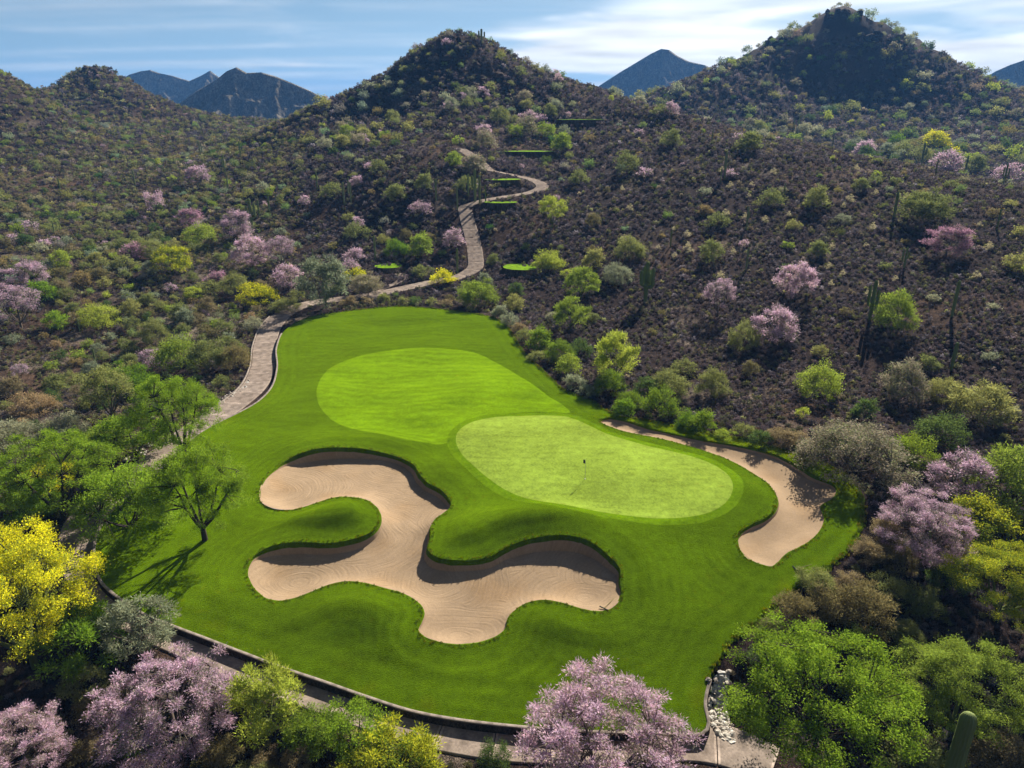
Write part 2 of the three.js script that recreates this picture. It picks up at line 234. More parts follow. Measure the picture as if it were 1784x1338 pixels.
function bil(a, x, z) { const X = clamp((x - GX0) / GS, 0, GNX - 1.001), Z = clamp((z - GZ0) / GS, 0, GNZ - 1.001), i = X | 0, j = Z | 0, u = X - i, v = Z - j, o = j * GNX + i; return (a[o] * (1 - u) + a[o + 1] * u) * (1 - v) + (a[o + GNX] * (1 - u) + a[o + GNX + 1] * u) * v; }
const inGrid = (x, z) => x > GX0 && x < GX1 && z > GZ0 && z < GZ1;
const surfaceY = (x, z) => { if (!inGrid(x, z)) return groundY(x, z); return bil(F.c, x, z) < 0 ? (bil(F.b, x, z) < 0 ? bil(F.sand, x, z) : bil(F.turf, x, z)) : bil(F.soil, x, z); };

const keys = ['c', 'g', 'a', 'b', 'turf', 'sand', 'soil'];
function cut(tests, height, uvOf) {                              // the lattice clipped to where every test is <= 0
  const pos = [], uv = [], idx = [], map = new Map();
  const put = (v) => { const k = `${Math.round(v[0] * 2000)},${Math.round(v[1] * 2000)}`; let n = map.get(k); if (n === undefined) { n = pos.length / 3; map.set(k, n); pos.push(v[0], height(v), v[1]); uv.push(...uvOf(v[0], v[1])); } return n; };
  const vert = (i, j) => { const o = j * GNX + i, v = [GX0 + i * GS, GZ0 + j * GS]; for (const k of keys) v.push(F[k][o]); return v; };
  for (let j = 0; j < GNZ - 1; j++) for (let i = 0; i < GNX - 1; i++) {
    const a = vert(i, j), b = vert(i + 1, j), c = vert(i, j + 1), d = vert(i + 1, j + 1);
    for (let tri of [[a, c, b], [b, c, d]]) {
      for (const t of tests) {
        const out = []; for (let k = 0; k < tri.length; k++) { const p = tri[k], q = tri[(k + 1) % tri.length], s = t(p), r = t(q); if (s <= 0) out.push(p); if ((s < 0 && r > 0) || (s > 0 && r < 0)) { const w = s / (s - r); out.push(p.map((e, n) => e + (q[n] - e) * w)); } }
        tri = out; if (tri.length < 3) break;
      }
      if (tri.length < 3) continue;
      const ns = tri.map(put); for (let k = 1; k + 1 < ns.length; k++) if (ns[0] !== ns[k] && ns[k] !== ns[k + 1] && ns[0] !== ns[k + 1]) idx.push(ns[0], ns[k], ns[k + 1]);
    }
  }
  const g = new THREE.BufferGeometry(); g.setAttribute('position', new THREE.Float32BufferAttribute(pos, 3)); g.setAttribute('uv', new THREE.Float32BufferAttribute(uv, 2)); g.setIndex(idx); g.computeVertexNormals(); return g;
}
const [C, G_, A_, B_, TURF, SAND, SOIL] = [2, 3, 4, 5, 6, 7, 8];
const uvHole = (x, z) => [(x - GX0) / (GX1 - GX0), (z - GZ0) / (GZ1 - GZ0)], uvMetre = (x, z) => [x / 5, z / 5];
const COLLAR = 0.9;

// one map of the turf's own colour: blades, mowing lines, thin and lush patches
const turfTex = grey(2048, 2048, (i, j) => {
  const x = GX0 + (i + 0.5) / 2048 * (GX1 - GX0), z = GZ0 + (j + 0.5) / 2048 * (GZ1 - GZ0), s = bil(F.b, x, z), c = bil(F.c, x, z), g = bil(F.g, x, z);
  if (c > 1.5) return 0.5; const wear = sstep(0.3, 0.75, noise(x / 0.75, z / 0.6, 84)) * sstep(0.1, 0.7, noise(x / 7, z / 7, 85)) * (g > 1 ? 0.6 : 0.18);
  let v = 0.74 + (hash(i, j, 9) - 0.5) * 0.13 + noise(x * 4, z * 3, 71) * 0.06 + noise(x / 0.9, z / 0.8, 72) * 0.065 + noise(x / 2.6, z / 0.5, 70) * 0.035 + noise(x / 5, z / 3.4, 73) * 0.07 + noise(x / 11, z / 9, 74) * 0.05;
  const line = c > -3.2 ? c : g < 2.6 ? -1 : s < 6 ? s * 1.5 : z * 0.72 + noise(x / 9, z / 9, 75) * 1.3;               // mowing lines follow the edges
  if (g > 0.9) v += Math.sin(line * 5.2 + noise(x / 3, z / 3, 76) * 1.4) * 0.06 * (0.35 + 0.65 * Math.abs(noise(x / 6, z / 2.5, 78)));
  else v += noise(x * 1.6, z * 1.6, 79) * 0.025 + (hash(i >> 2, j >> 2, 12) > 0.93 ? -0.05 : 0);
  const dry = sstep(-3.4, -0.4, c + noise(x / 1.2, z / 1.2, 80) * 0.9) * sstep(8, 16, x) * sstep(-52, -60, z) * sstep(-80, -72, z) * (0.55 + 0.45 * noise(x * 1.1, z * 1.1, 81)) + sstep(0.25, 0.8, noise(x / 2.2, z / 1.6, 83)) * sstep(-2.5, -0.2, c) * 0.35;
  return [v + dry * 0.26 + wear * 0.16, v + dry * 0.03 + wear * 0.02, v * (1 - dry * 0.2)];
});
const turfMat = (r, g, b, bump) => matte({ color: new THREE.Color().setRGB(r, g, b), map: turfTex, roughness: 0.95, specularIntensity: 0, sheen: 1, sheenColor: new THREE.Color().setRGB(Math.min(1, r * 3.0), Math.min(1, g * 2.5), b), sheenRoughness: 0.7, bumpMap: (() => { const t = grassBump.clone(); t.repeat.set(30, 38); t.needsUpdate = true; return t; })(), bumpScale: bump });
const M = {
  rough: turfMat(0.145, 0.265, 0.004, 0.1), approach: turfMat(0.20, 0.36, 0.006, 0.014), collar: turfMat(0.165, 0.30, 0.006, 0.02), green: turfMat(0.325, 0.48, 0.06, 0.008),
};
structure('rough_grass', cut([(v) => v[C], (v) => -v[B_], (v) => -v[A_], (v) => COLLAR - v[G_]], (v) => v[TURF], uvHole), M.rough);
structure('fairway', cut([(v) => v[A_], (v) => COLLAR - v[G_], (v) => -v[B_]], (v) => v[TURF], uvHole), M.approach);
structure('green_collar', cut([(v) => v[G_] - COLLAR, (v) => -v[G_], (v) => -v[B_]], (v) => v[TURF], uvHole), M.collar);
structure('putting_green', cut([(v) => v[G_]], (v) => v[TURF], uvHole), M.green);

// raked sand
const rakeCentres = [[520, 1002, 1.5], [800, 1100, 1.7], [1020, 1030, 1.6], [560, 905, 1.2], [600, 930, 1.6], [860, 920, 1.3], [900, 905, 1.5], [640, 1070, 1.2], [690, 1080, 1.0], [970, 1100, 1.3], [920, 1120, 1.1], [800, 900, 1.0], [640, 780, 1.3], [720, 790, 1.1], [560, 770, 1.5], [480, 845, 1.2], [1060, 990, 1.3], [760, 1000, 1.1], [1370, 1000, 1.2], [1240, 860, 1.4], [1150, 850, 2]].map(([px, py, k]) => { const m = march(px, py, T0); return [m.x, m.z, k]; });
const SX0 = -28, SX1 = 32, SZ0 = -80, SZ1 = -34, rakePhase = (x, z) => {
  const wx = noise(x / 2.2, z / 2.2, 101) * 0.7, wz = noise(x / 2.2, z / 2.2, 102) * 0.7; let best = 1e9, id = 0;
  rakeCentres.forEach(([cx, cz, k], n) => { const d = Math.hypot((x - cx + wx) / k, z - cz + wz); const e = d * (0.8 + 0.45 * hash(n, Math.floor((x + wx) / 5.5) * 7 + Math.floor((z + wz) / 4.5), 17)); if (e < best) { best = e; id = n; } });
  let d = 0; { const [cx, cz, k] = rakeCentres[id]; d = Math.hypot((x - cx + wx * 0.35) / k, z - cz + wz * 0.35); }
  return d;
};
const rake = (x, z) => { const d = rakePhase(x, z), w = noise(x * 0.8, z * 0.8, 103); return (Math.sin(d * 21 + w * 2.6) * 0.5 + Math.sin(d * 33 + w * 2) * 0.3 + Math.sin(d * 8.3 + w * 1.5) * 0.4) * (0.25 + 0.95 * Math.abs(noise(x / 1.3, z / 1.1, 104))) * (x > 14 ? 0.25 : 1); };
const sandTex = grey(2048, 1572, (i, j) => {
  const x = lerp(SX0, SX1, (i + 0.5) / 2048), z = lerp(SZ0, SZ1, (j + 0.5) / 1572); if (bil(F.b, x, z) > 0.5) return 0.7;
  const v = 0.815 + rake(x, z) * 0.042 + (hash(i, j, 5) - 0.5) * 0.07 + fbm(x / 2.5, z / 2.5, 3, 105) * 0.09 + noise(x * 5, z * 5, 106) * 0.02;
  const damp = sstep(0, 0.5, fbm(x / 4, z / 4, 2, 107)) * 0.05; return [v, v - damp * 0.4, v - damp];
});
const sandBump = grey(2048, 1572, (i, j) => { const x = lerp(SX0, SX1, (i + 0.5) / 2048), z = lerp(SZ0, SZ1, (j + 0.5) / 1572); if (bil(F.b, x, z) > 0.5) return 0.5; return 0.5 + rake(x, z) * 0.28 + noise(x * 3, z * 3, 108) * 0.1 + (hash(i, j, 6) - 0.5) * 0.1; }, false);
M.sand = matte({ color: new THREE.Color().setRGB(0.46, 0.33, 0.205), map: sandTex, bumpMap: sandBump, bumpScale: 0.032, roughness: 1 });
const uvSand = (x, z) => [(x - SX0) / (SX1 - SX0), (z - SZ0) / (SZ1 - SZ0)];
structure('bunker_sand', cut([(v) => v[B_], (v) => v[0] - 10 + Math.max(0, v[1] + 57) * 99], (v) => v[SAND], uvSand), M.sand);
structure('bunker_sand', cut([(v) => v[B_], (v) => -(v[0] - 10 + Math.max(0, v[1] + 57) * 99)], (v) => v[SAND], uvSand), M.sand);
// faces and turf lips of the bunkers
function ribbon(rows, closed, uvScale = 1, mod = null) {           // rows: lists of [x,y,z] of equal length
  const n = rows[0].length, pos = [], uv = [], idx = []; let L = 0;
  for (let i = 0; i < n; i++) { if (i) L += Math.hypot(rows[0][i][0] - rows[0][i - 1][0], rows[0][i][2] - rows[0][i - 1][2]); rows.forEach((r, k) => { pos.push(...r[i]); uv.push(...(mod ? mod(r[i][0], r[i][2]) : [L * uvScale, k * 0.3 * uvScale])); }); }
  const R = rows.length, m = closed ? n : n - 1;
  for (let i = 0; i < m; i++) for (let k = 0; k < R - 1; k++) { const a = i * R + k, b = ((i + 1) % n) * R + k; idx.push(a, a + 1, b, b, a + 1, b + 1); }
  const g = new THREE.BufferGeometry(); g.setAttribute('position', new THREE.Float32BufferAttribute(pos, 3)); g.setAttribute('uv', new THREE.Float32BufferAttribute(uv, 2)); g.setIndex(idx); g.computeVertexNormals(); return g;
}
M.rough.side = M.sand.side = THREE.DoubleSide;
for (const [poly, sdf] of [[BUNKER1, sdfB1], [BUNKER2, sdfB2]]) {
  const top = [], mid = [], low = [], n = poly.length;
  for (let i = 0; i < n; i++) {
    const p = poly[i], a = poly[(i + n - 1) % n], b = poly[(i + 1) % n]; let nx = b[1] - a[1], nz = a[0] - b[0]; const l = Math.hypot(nx, nz) || 1; nx /= l; nz /= l;
    if (sdf(p[0] + nx * 0.3, p[1] + nz * 0.3) > 0) { nx = -nx; nz = -nz; }                    // inwards
    const T = bil(F.turf, p[0], p[1]), S = bil(F.sand, p[0], p[1]), h = Math.max(T - S, 0.04), j = noise(i * 0.35, 3, 7) * 0.06, e = noise(i * 0.9, 8, 9) * 0.03;
    top.push([p[0] - nx * 0.06, T - 0.004, p[1] - nz * 0.06]); mid.push([p[0] + nx * (0.1 + j), T - Math.min(0.42 + e * 2, h * 0.55), p[1] + nz * (0.1 + j)]);
    const q = [p[0] + nx * Math.min(0.1 + h * 0.32, 0.5), p[1] + nz * Math.min(0.1 + h * 0.32, 0.5)]; low.push([q[0], Math.min(bil(F.sand, ...q), T) - 0.02, q[1]]);
  }
  const mid2 = mid.map(([x, y, z], i) => [lerp(x, low[i][0], 0.12), y - 0.01, lerp(z, low[i][2], 0.12)]);
  structure('bunker_lip', ribbon([top, mid, mid2], true, 1, uvHole), M.rough);
  structure('bunker_face', ribbon([mid2, low], true, 1, uvSand), M.sand);
}

// ------------------------------------------------------------------ desert ground: one sheet to the horizon
function axis(a, b, fine0, fine1, step, grow) { const s = [fine0]; let x = fine0; while (x < fine1) s.push(x += step); let st = step; while (x < b) s.push(x += (st *= grow)); x = fine0; st = step; while (x > a) s.unshift(x -= (st *= grow)); return s; }
const xs = axis(-3200, 3200, -120, 130, 1.25, 1.045), zs = axis(-3600, 200, -230, -10, 1.25, 1.045);
function groundColour(x, z, y) {
  const n1 = fbm(x / 18, z / 18, 3, 201), n2 = fbm(x / 4.5, z / 4.5, 3, 205);
  const wash = clamp(sstep(0.0, 0.35, n1 + 0.18 - Math.abs(x + 62) / 60 + (z > -100 ? -0.1 : 0)) * sstep(12, 4, y), 0, 1);
  const red = sstep(0, 0.4, fbm(x / 30, z / 30, 2, 209));
  const dark = [0.07, 0.05, 0.047], tan = [0.40, 0.335, 0.27], rust = [0.215, 0.142, 0.098];
  let c = dark.map((v, k) => lerp(v, rust[k], red * 0.75));
  c = c.map((v, k) => lerp(v, tan[k], clamp(wash * 0.9 + sstep(0.12, 0.42, fbm(x / 11, z / 11, 3, 213)) * 0.6, 0, 1))); const m = 1 + n2 * 0.7; return c.map((v) => v * m);
}
{
  const pos = [], uv = [], col = [], idx = [], nx = xs.length, nz = zs.length, x0 = GX0 + 1.6, x1 = GX1 - 1.6, z0 = GZ0 + 1.6, z1 = GZ1 - 1.6;
  for (let j = 0; j < nz; j++) for (let i = 0; i < nx; i++) { const x = xs[i], z = zs[j], inn = inGrid(x, z); let y = (inn ? bil(F.soil, x, z) : groundY(x, z)); if (inn && x > GX0 + 0.2 && x < GX1 - 0.2 && z > GZ0 + 0.2 && z < GZ1 - 0.2) y -= 0.35; pos.push(x, y, z); uv.push(...uvMetre(x, z)); col.push(...groundColour(x, z, y)); }
  for (let j = 0; j < nz - 1; j++) for (let i = 0; i < nx - 1; i++) { if (xs[i] > x0 && xs[i + 1] < x1 && zs[j] > z0 && zs[j + 1] < z1) continue; const a = j * nx + i; idx.push(a, a + nx, a + 1, a + 1, a + nx, a + nx + 1); }
  const g = new THREE.BufferGeometry(); g.setAttribute('position', new THREE.Float32BufferAttribute(pos, 3)); g.setAttribute('uv', new THREE.Float32BufferAttribute(uv, 2)); g.setAttribute('color', new THREE.Float32BufferAttribute(col, 3)); g.setIndex(idx); g.computeVertexNormals();
  const inner = cut([(v) => -v[C]], (v) => v[SOIL], uvMetre), ip = inner.attributes.position, ic = [];
  for (let i = 0; i < ip.count; i++) ic.push(...groundColour(ip.getX(i), ip.getZ(i), ip.getY(i)));
  inner.setAttribute('color', new THREE.Float32BufferAttribute(ic, 3));
  const bump = gravelBump.clone(); bump.repeat.set(2, 2);
  M.desert = matte({ vertexColors: true, map: gravelTex, bumpMap: bump, bumpScale: 0.08, roughness: 1 });
  structure('desert_ground', mergeGeometries([g, inner]), M.desert);
}
// far mountains, each a ridge with two flanks
M.mountain = matte({ color: new THREE.Color().setRGB(0.26, 0.235, 0.18), map: gravelTex, roughness: 1 });
function mountain(sky, D, seed, label, front = 1.5) {
  const pts = []; for (let i = 0; i < sky.length - 1; i++) { const n = Math.max(2, Math.round(Math.abs(sky[i + 1][0] - sky[i][0]) / 1.8)); for (let k = 0; k < n; k++) { const t = k / n; pts.push(atD(lerp(sky[i][0], sky[i + 1][0], t), lerp(sky[i][1], sky[i + 1][1], t), D)); } } pts.push(atD(...sky[sky.length - 1], D));
  const R = 74, pos = [], uvm = [], idx = [], n = pts.length, base = 6, un = D / 900;
  for (let i = 0; i < n; i++) for (let r = 0; r < R; r++) {
    const q = (r - 54) / (r < 54 ? 54 : 19), [x, y, z] = pts[i], h = y - base, w = Math.abs(q), rel = 1 - Math.pow(w, 0.85);
    const zz = z - q * Math.max(h, 20) * front * (q < 0 ? 1 : 0.9) * -1 * -1, gx = x + noise(w * 3, i * 0.05, seed) * 14 * un * w;
    const gully = (Math.abs(noise(gx / (38 * un), w * 1.2 + seed, seed)) * 0.34 + Math.abs(noise(gx / (14 * un), w * 3, seed + 3)) * 0.12) * h * Math.sin(Math.min(1, w) * Math.PI) + fbm(gx / (11 * un), zz / (11 * un), 5, seed) * 6.5 * un * Math.min(1, w * 8 + 0.22);
    pos.push(gx, base + h * rel - (w > 0.02 ? gully : 0), zz); uvm.push(gx / 60, zz / 60);
  }
  for (let i = 0; i < n - 1; i++) for (let r = 0; r < R - 1; r++) { const a = i * R + r; idx.push(a, a + R, a + 1, a + 1, a + R, a + R + 1); }
  const g = new THREE.BufferGeometry(); g.setAttribute('position', new THREE.Float32BufferAttribute(pos, 3)); g.setAttribute('uv', new THREE.Float32BufferAttribute(uvm, 2)); g.setIndex(idx); g.computeVertexNormals();
  const m = structure('mountain', g, M.mountain); m.material.side = THREE.DoubleSide; m.userData.label = label; m.userData.category = 'mountain'; return m;
}
mountain([[255, 214], [300, 190], [340, 160], [375, 140], [395, 124], [412, 117], [430, 127], [455, 126], [480, 133], [510, 145], [540, 158], [580, 180], [640, 205], [700, 220]], 860, 3, 'blue hazy mountain with a jagged top beyond the left valley');
mountain([[120, 200], [180, 160], [225, 130], [245, 124], [262, 122], [280, 128], [300, 132], [330, 141], [350, 132], [366, 123], [378, 132], [400, 150], [440, 180], [480, 205]], 1350, 11, 'farther blue ridge with a small pointed peak behind the jagged mountain');
mountain([[930, 200], [1000, 172], [1040, 152], [1080, 126], [1110, 108], [1135, 93], [1152, 85], [1166, 87], [1180, 97], [1200, 107], [1230, 114], [1270, 135], [1330, 160], [1400, 190]], 1500, 19, 'smooth blue cone shaped mountain in the gap between two hills');
mountain([[1600, 200], [1660, 168], [1700, 145], [1735, 124], [1760, 113], [1784, 105], [1830, 98], [1880, 110], [1960, 140], [2060, 200]], 1300, 29, 'distant blue ridge at the flank of the tall rocky hill');

// ------------------------------------------------------------------ cart path of concrete slabs, kerbs, turf edge
const rnd = mulberry(20240611), rr = (a, b) => a + (b - a) * rnd(), col = (r, g, b) => new THREE.Color().setRGB(r, g, b);
M.slab = [0, 1, 2, 3].map((k) => matte({ color: col(...[[0.345, 0.275, 0.222], [0.325, 0.258, 0.208], [0.365, 0.294, 0.24], [0.336, 0.267, 0.214]][k]), map: concreteTex, vertexColors: true, roughness: 0.95, bumpMap: gravelBump, bumpScale: 0.006 }));
M.kerb = matte({ color: col(0.36, 0.30, 0.25), map: concreteTex, roughness: 0.95, side: THREE.DoubleSide });
M.wall = matte({ color: col(0.085, 0.07, 0.06), map: gravelTex, roughness: 1, side: THREE.DoubleSide });  // near-black colour carries the shade on the path-side face under the pale cap
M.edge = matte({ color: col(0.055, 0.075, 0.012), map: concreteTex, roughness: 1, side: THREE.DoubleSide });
const tangent = (pts, i) => { const a = pts[Math.max(i - 1, 0)], b = pts[Math.min(i + 1, pts.length - 1)], l = Math.hypot(b[0] - a[0], b[1] - a[1]) || 1; return [(b[0] - a[0]) / l, (b[1] - a[1]) / l]; };
function slabPath(name, pts, ys, width, per) {
  const root = new THREE.Group(); root.name = numbered(name); root.userData.kind = 'structure'; scene.add(root);
  for (let i = 0, n = 0; i + per < pts.length; i += per, n++) {
    const stations = []; for (let k = 0; k <= per; k++) { stations.push([i + k, 0, 1]); }
    const pos = [], uv = [], cl = [], idx = [], rows = [];
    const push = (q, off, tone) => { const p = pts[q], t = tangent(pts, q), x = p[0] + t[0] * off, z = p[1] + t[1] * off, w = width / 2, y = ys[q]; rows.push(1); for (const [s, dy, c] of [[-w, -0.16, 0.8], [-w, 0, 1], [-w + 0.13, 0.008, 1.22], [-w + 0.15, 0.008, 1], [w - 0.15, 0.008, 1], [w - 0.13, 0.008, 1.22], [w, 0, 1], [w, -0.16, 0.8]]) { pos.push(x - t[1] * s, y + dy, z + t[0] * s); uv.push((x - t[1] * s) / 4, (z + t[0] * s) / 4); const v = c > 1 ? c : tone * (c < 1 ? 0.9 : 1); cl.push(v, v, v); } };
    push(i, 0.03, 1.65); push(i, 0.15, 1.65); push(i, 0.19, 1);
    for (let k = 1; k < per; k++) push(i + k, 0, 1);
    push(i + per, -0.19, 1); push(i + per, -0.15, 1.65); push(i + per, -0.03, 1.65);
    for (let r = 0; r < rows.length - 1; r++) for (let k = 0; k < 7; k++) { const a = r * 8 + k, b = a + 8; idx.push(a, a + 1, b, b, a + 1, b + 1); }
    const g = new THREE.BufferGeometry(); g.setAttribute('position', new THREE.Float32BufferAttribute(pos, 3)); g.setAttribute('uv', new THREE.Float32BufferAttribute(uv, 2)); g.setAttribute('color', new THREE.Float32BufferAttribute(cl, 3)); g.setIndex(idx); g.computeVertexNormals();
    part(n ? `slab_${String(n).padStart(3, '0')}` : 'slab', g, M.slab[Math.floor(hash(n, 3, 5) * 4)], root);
  }
  return root;
}
for (const m of M.slab) m.side = THREE.DoubleSide;
const cartPath = slabPath('cart_path', pathPts, pathYs.map((y) => y), PATH_W, 5);
{ // low kerb along the outer side of the path where it bends past the fairway
  const rows = [[], [], [], []]; for (let i = 0; i < pathPts.length; i++) { const [x, z] = pathPts[i]; if (z < -118 || z > -70 || x > -20) continue; const t = tangent(pathPts, i), s = PATH_W / 2 + 0.02, sx = t[1], sz = -t[0], y = pathYs[i]; rows[0].push([x + sx * s, y - 0.05, z + sz * s]); rows[1].push([x + sx * (s + 0.02), y + 0.14, z + sz * (s + 0.02)]); rows[2].push([x + sx * (s + 0.2), y + 0.14, z + sz * (s + 0.2)]); rows[3].push([x + sx * (s + 0.24), y - 0.2, z + sz * (s + 0.24)]); }
  part('kerb', ribbon(rows, false, 0.3), M.kerb, cartPath);
}
{ // edge of the turf all round; a concrete kerb where the path runs beside it
  const n = COURSE.length, top = [], low = [], runs = []; let run = null;
  for (let i = 0; i < n; i++) {
    const p = COURSE[i], a = COURSE[(i + n - 1) % n], b = COURSE[(i + 1) % n]; let nx = b[1] - a[1], nz = a[0] - b[0]; const l = Math.hypot(nx, nz) || 1; nx /= l; nz /= l; if (sdfC(p[0] + nx * 0.3, p[1] + nz * 0.3) < 0) { nx = -nx; nz = -nz; }
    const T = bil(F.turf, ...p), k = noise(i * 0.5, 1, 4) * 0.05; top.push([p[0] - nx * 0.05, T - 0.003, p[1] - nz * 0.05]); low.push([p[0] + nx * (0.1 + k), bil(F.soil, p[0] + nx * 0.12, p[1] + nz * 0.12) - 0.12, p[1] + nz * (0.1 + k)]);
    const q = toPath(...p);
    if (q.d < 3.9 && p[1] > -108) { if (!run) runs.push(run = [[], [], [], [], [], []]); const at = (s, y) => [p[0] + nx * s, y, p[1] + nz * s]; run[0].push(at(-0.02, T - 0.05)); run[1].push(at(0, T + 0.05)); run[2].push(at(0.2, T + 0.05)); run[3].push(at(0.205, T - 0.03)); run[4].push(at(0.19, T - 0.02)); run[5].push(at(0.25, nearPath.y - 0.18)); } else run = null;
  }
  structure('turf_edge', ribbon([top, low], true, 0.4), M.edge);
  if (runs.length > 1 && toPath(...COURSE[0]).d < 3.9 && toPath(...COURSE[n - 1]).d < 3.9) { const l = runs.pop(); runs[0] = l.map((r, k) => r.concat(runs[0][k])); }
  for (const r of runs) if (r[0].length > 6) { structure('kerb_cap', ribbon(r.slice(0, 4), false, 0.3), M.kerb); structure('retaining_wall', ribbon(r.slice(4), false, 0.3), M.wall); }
}
// a narrow spur to the small tee
{ const pp = [[640, 512], [668, 500], [690, 493], [700, 486], [693, 477]].map(([px, py]) => { const m = march(px, py); return new THREE.Vector3(m.x, 0, m.z); }), cv = new THREE.CatmullRomCurve3(pp), n = Math.round(cv.getLength() / 0.7), pts = cv.getSpacedPoints(n).map((p) => [p.x, p.z]); slabPath('tee_path', pts, pts.map(([x, z]) => Math.max(groundY(x, z), groundY(x + 0.7, z), groundY(x - 0.7, z)) + 0.06), 1.4, 4); }

// ------------------------------------------------------------------ tees, flag, rakes
M.tee = matte({ color: col(0.2, 0.36, 0.006), map: concreteTex, roughness: 1, bumpMap: grassBump, bumpScale: 0.02 });
M.teeSide = matte({ color: col(0.14, 0.11, 0.07), map: gravelTex, roughness: 1 });
const keepOut = [];
function tee(px, py, wpx, depth, label) {
  const m = march(px, py), w = wpx * m.mpp / 2, n = 40; let hi = -1e9; const rim = [];
  for (let k = 0; k < n; k++) { const a = k / n * 6.2832, e = 1 + 0.08 * Math.sin(a * 2 + px) + 0.05 * Math.sin(a * 3); rim.push([Math.cos(a) * w * e, Math.sin(a) * depth * e]); hi = Math.max(hi, landY(m.x + rim[k][0] * 0.8, m.z + rim[k][1] * 0.8)); }
  const y = hi + 0.06, t = thing('tee_box', label, 'tee', [m.x, y, m.z]);
  const pos = [0, 0.02, 0], uv = [m.x / 4, m.z / 4], idx = []; for (const f of [0.5, 1]) for (const r of rim) { pos.push(r[0] * f, f < 1 ? 0.015 : 0, r[1] * f); uv.push((m.x + r[0] * f) / 4, (m.z + r[1] * f) / 4); }
  for (let k = 0; k < n; k++) { const k2 = (k + 1) % n; idx.push(0, 1 + k2, 1 + k, 1 + k, 1 + k2, 1 + n + k, 1 + n + k, 1 + k2, 1 + n + k2); }
  const g = new THREE.BufferGeometry(); g.setAttribute('position', new THREE.Float32BufferAttribute(pos, 3)); g.setAttribute('uv', new THREE.Float32BufferAttribute(uv, 2)); g.setIndex(idx); g.computeVertexNormals(); part('turf', g, M.tee, t);
  const side = ribbon([rim.map(([x, z]) => [x * 0.998, -0.01, z * 0.998]), rim.map(([x, z]) => [x * 1.22, Math.min(-0.1, surfaceY(m.x + x * 1.22, m.z + z * 1.5) - y - 0.15), z * 1.5])], true, 0.3); const sm = part('bank', side, M.teeSide, t); sm.material.side = THREE.DoubleSide;
  keepOut.push([m.x, m.z, Math.max(w, depth) + 0.5, depth + 3]);
}
tee(677, 466, 50, 2.6, 'small grass tee beside the path spur at the foot of the rocky hill');
tee(905, 470, 56, 3.2, 'oval grass tee just past the bend at the bottom of the straight path');
tee(872, 357, 62, 2.4, 'grass tee below the hairpin of the path, lower of the pair');
tee(876, 317, 60, 2.4, 'grass tee inside the hairpin loop of the path');
tee(912, 271, 100, 3.0, 'long grass tee on the slope above the hairpin of the path');
tee(1012, 214, 82, 3.0, 'highest grass tee under the saddle of the rocky hill');
{
  const m = march(1019, 839, T0), y = bil(F.turf, m.x, m.z), f = thing('flagstick', 'thin golf flagstick with a small dark flag standing in the putting green', 'flag', [m.x, y, m.z]);
  const pole = new THREE.CylinderGeometry(0.012, 0.018, 2.15, 8); pole.translate(0, 1.075, 0); part('pole', pole, matte({ color: col(0.55, 0.55, 0.4), roughness: 0.4 }), f);
  const g = new THREE.BoxGeometry(0.52, 0.38, 0.012, 10, 4, 1), p = g.attributes.position; for (let i = 0; i < p.count; i++) { const u = (p.getX(i) + 0.26) / 0.52; p.setZ(i, p.getZ(i) + Math.sin(u * 5) * 0.06 * u); p.setY(i, p.getY(i) * (1 - u * 0.15) - u * u * 0.26); p.setX(i, p.getX(i) * 0.62); } g.translate(-0.16, 1.94, 0); g.computeVertexNormals(); part('flag', g, matte({ color: col(0.03, 0.035, 0.07), roughness: 0.8, side: THREE.DoubleSide }), f).rotation.y = 0.7;
  const cup = new THREE.TorusGeometry(0.06, 0.012, 8, 20); cup.rotateX(Math.PI / 2); cup.translate(0, 0.012, 0); part('cup_rim', cup, matte({ color: col(0.7, 0.7, 0.7), roughness: 0.5 }), f);
}
function bunkerRake(px, py, turn, label) {
  const m = march(px, py, T0), y = surfaceY(m.x, m.z) + 0.03, t = thing('bunker_rake', label, 'rake', [m.x, y, m.z]); t.rotation.y = turn;
  const dk = matte({ color: col(0.03, 0.035, 0.025), roughness: 0.6 });
  const h = new THREE.CylinderGeometry(0.022, 0.022, 1.9, 8); h.rotateZ(Math.PI / 2); h.translate(0.95, 0.05, 0); part('handle', h, matte({ color: col(0.22, 0.19, 0.08), roughness: 0.6 }), t);
  const b = new THREE.BoxGeometry(0.07, 0.06, 0.75); b.translate(0, 0.05, 0); const ts = [b]; for (let k = 0; k < 9; k++) { const c = new THREE.ConeGeometry(0.012, 0.1, 5); c.rotateX(Math.PI); c.translate(0, -0.02, -0.34 + k * 0.085); ts.push(c); } part('head', mergeGeometries(ts.map((g) => g.toNonIndexed())), dk, t);
}
bunkerRake(1052, 1060, 0.9, 'bunker rake lying at the near tip of the large branching bunker');
bunkerRake(1386, 992, 0.35, 'bunker rake lying on the grass beyond the tip of the long side bunker');

// ------------------------------------------------------------------ stones
const rockGeos = [0, 1, 2, 3, 4].map((k) => { const g = new THREE.IcosahedronGeometry(0.5, 1), p = g.attributes.position, r = mulberry(k + 50), a = [r(), r(), r()]; for (let i = 0; i < p.count; i++) { const x = p.getX(i), y = p.getY(i), z = p.getZ(i), s = 1 + 0.28 * Math.sin(x * 7 + a[0] * 9) * Math.cos(z * 6 + a[1] * 9) + 0.16 * Math.sin(y * 9 + a[2] * 9 + x * 4); p.setXYZ(i, x * s * (0.85 + a[0] * 0.4), Math.max(y * s * 0.72, -0.26), z * s * (0.85 + a[1] * 0.3)); } g.computeVertexNormals(); return g; });
M.stone = [[0.74, 0.68, 0.58], [0.62, 0.55, 0.46], [0.8, 0.76, 0.68], [0.5, 0.43, 0.36]].map((c) => matte({ color: col(...c), map: concreteTex, roughness: 0.95 }));
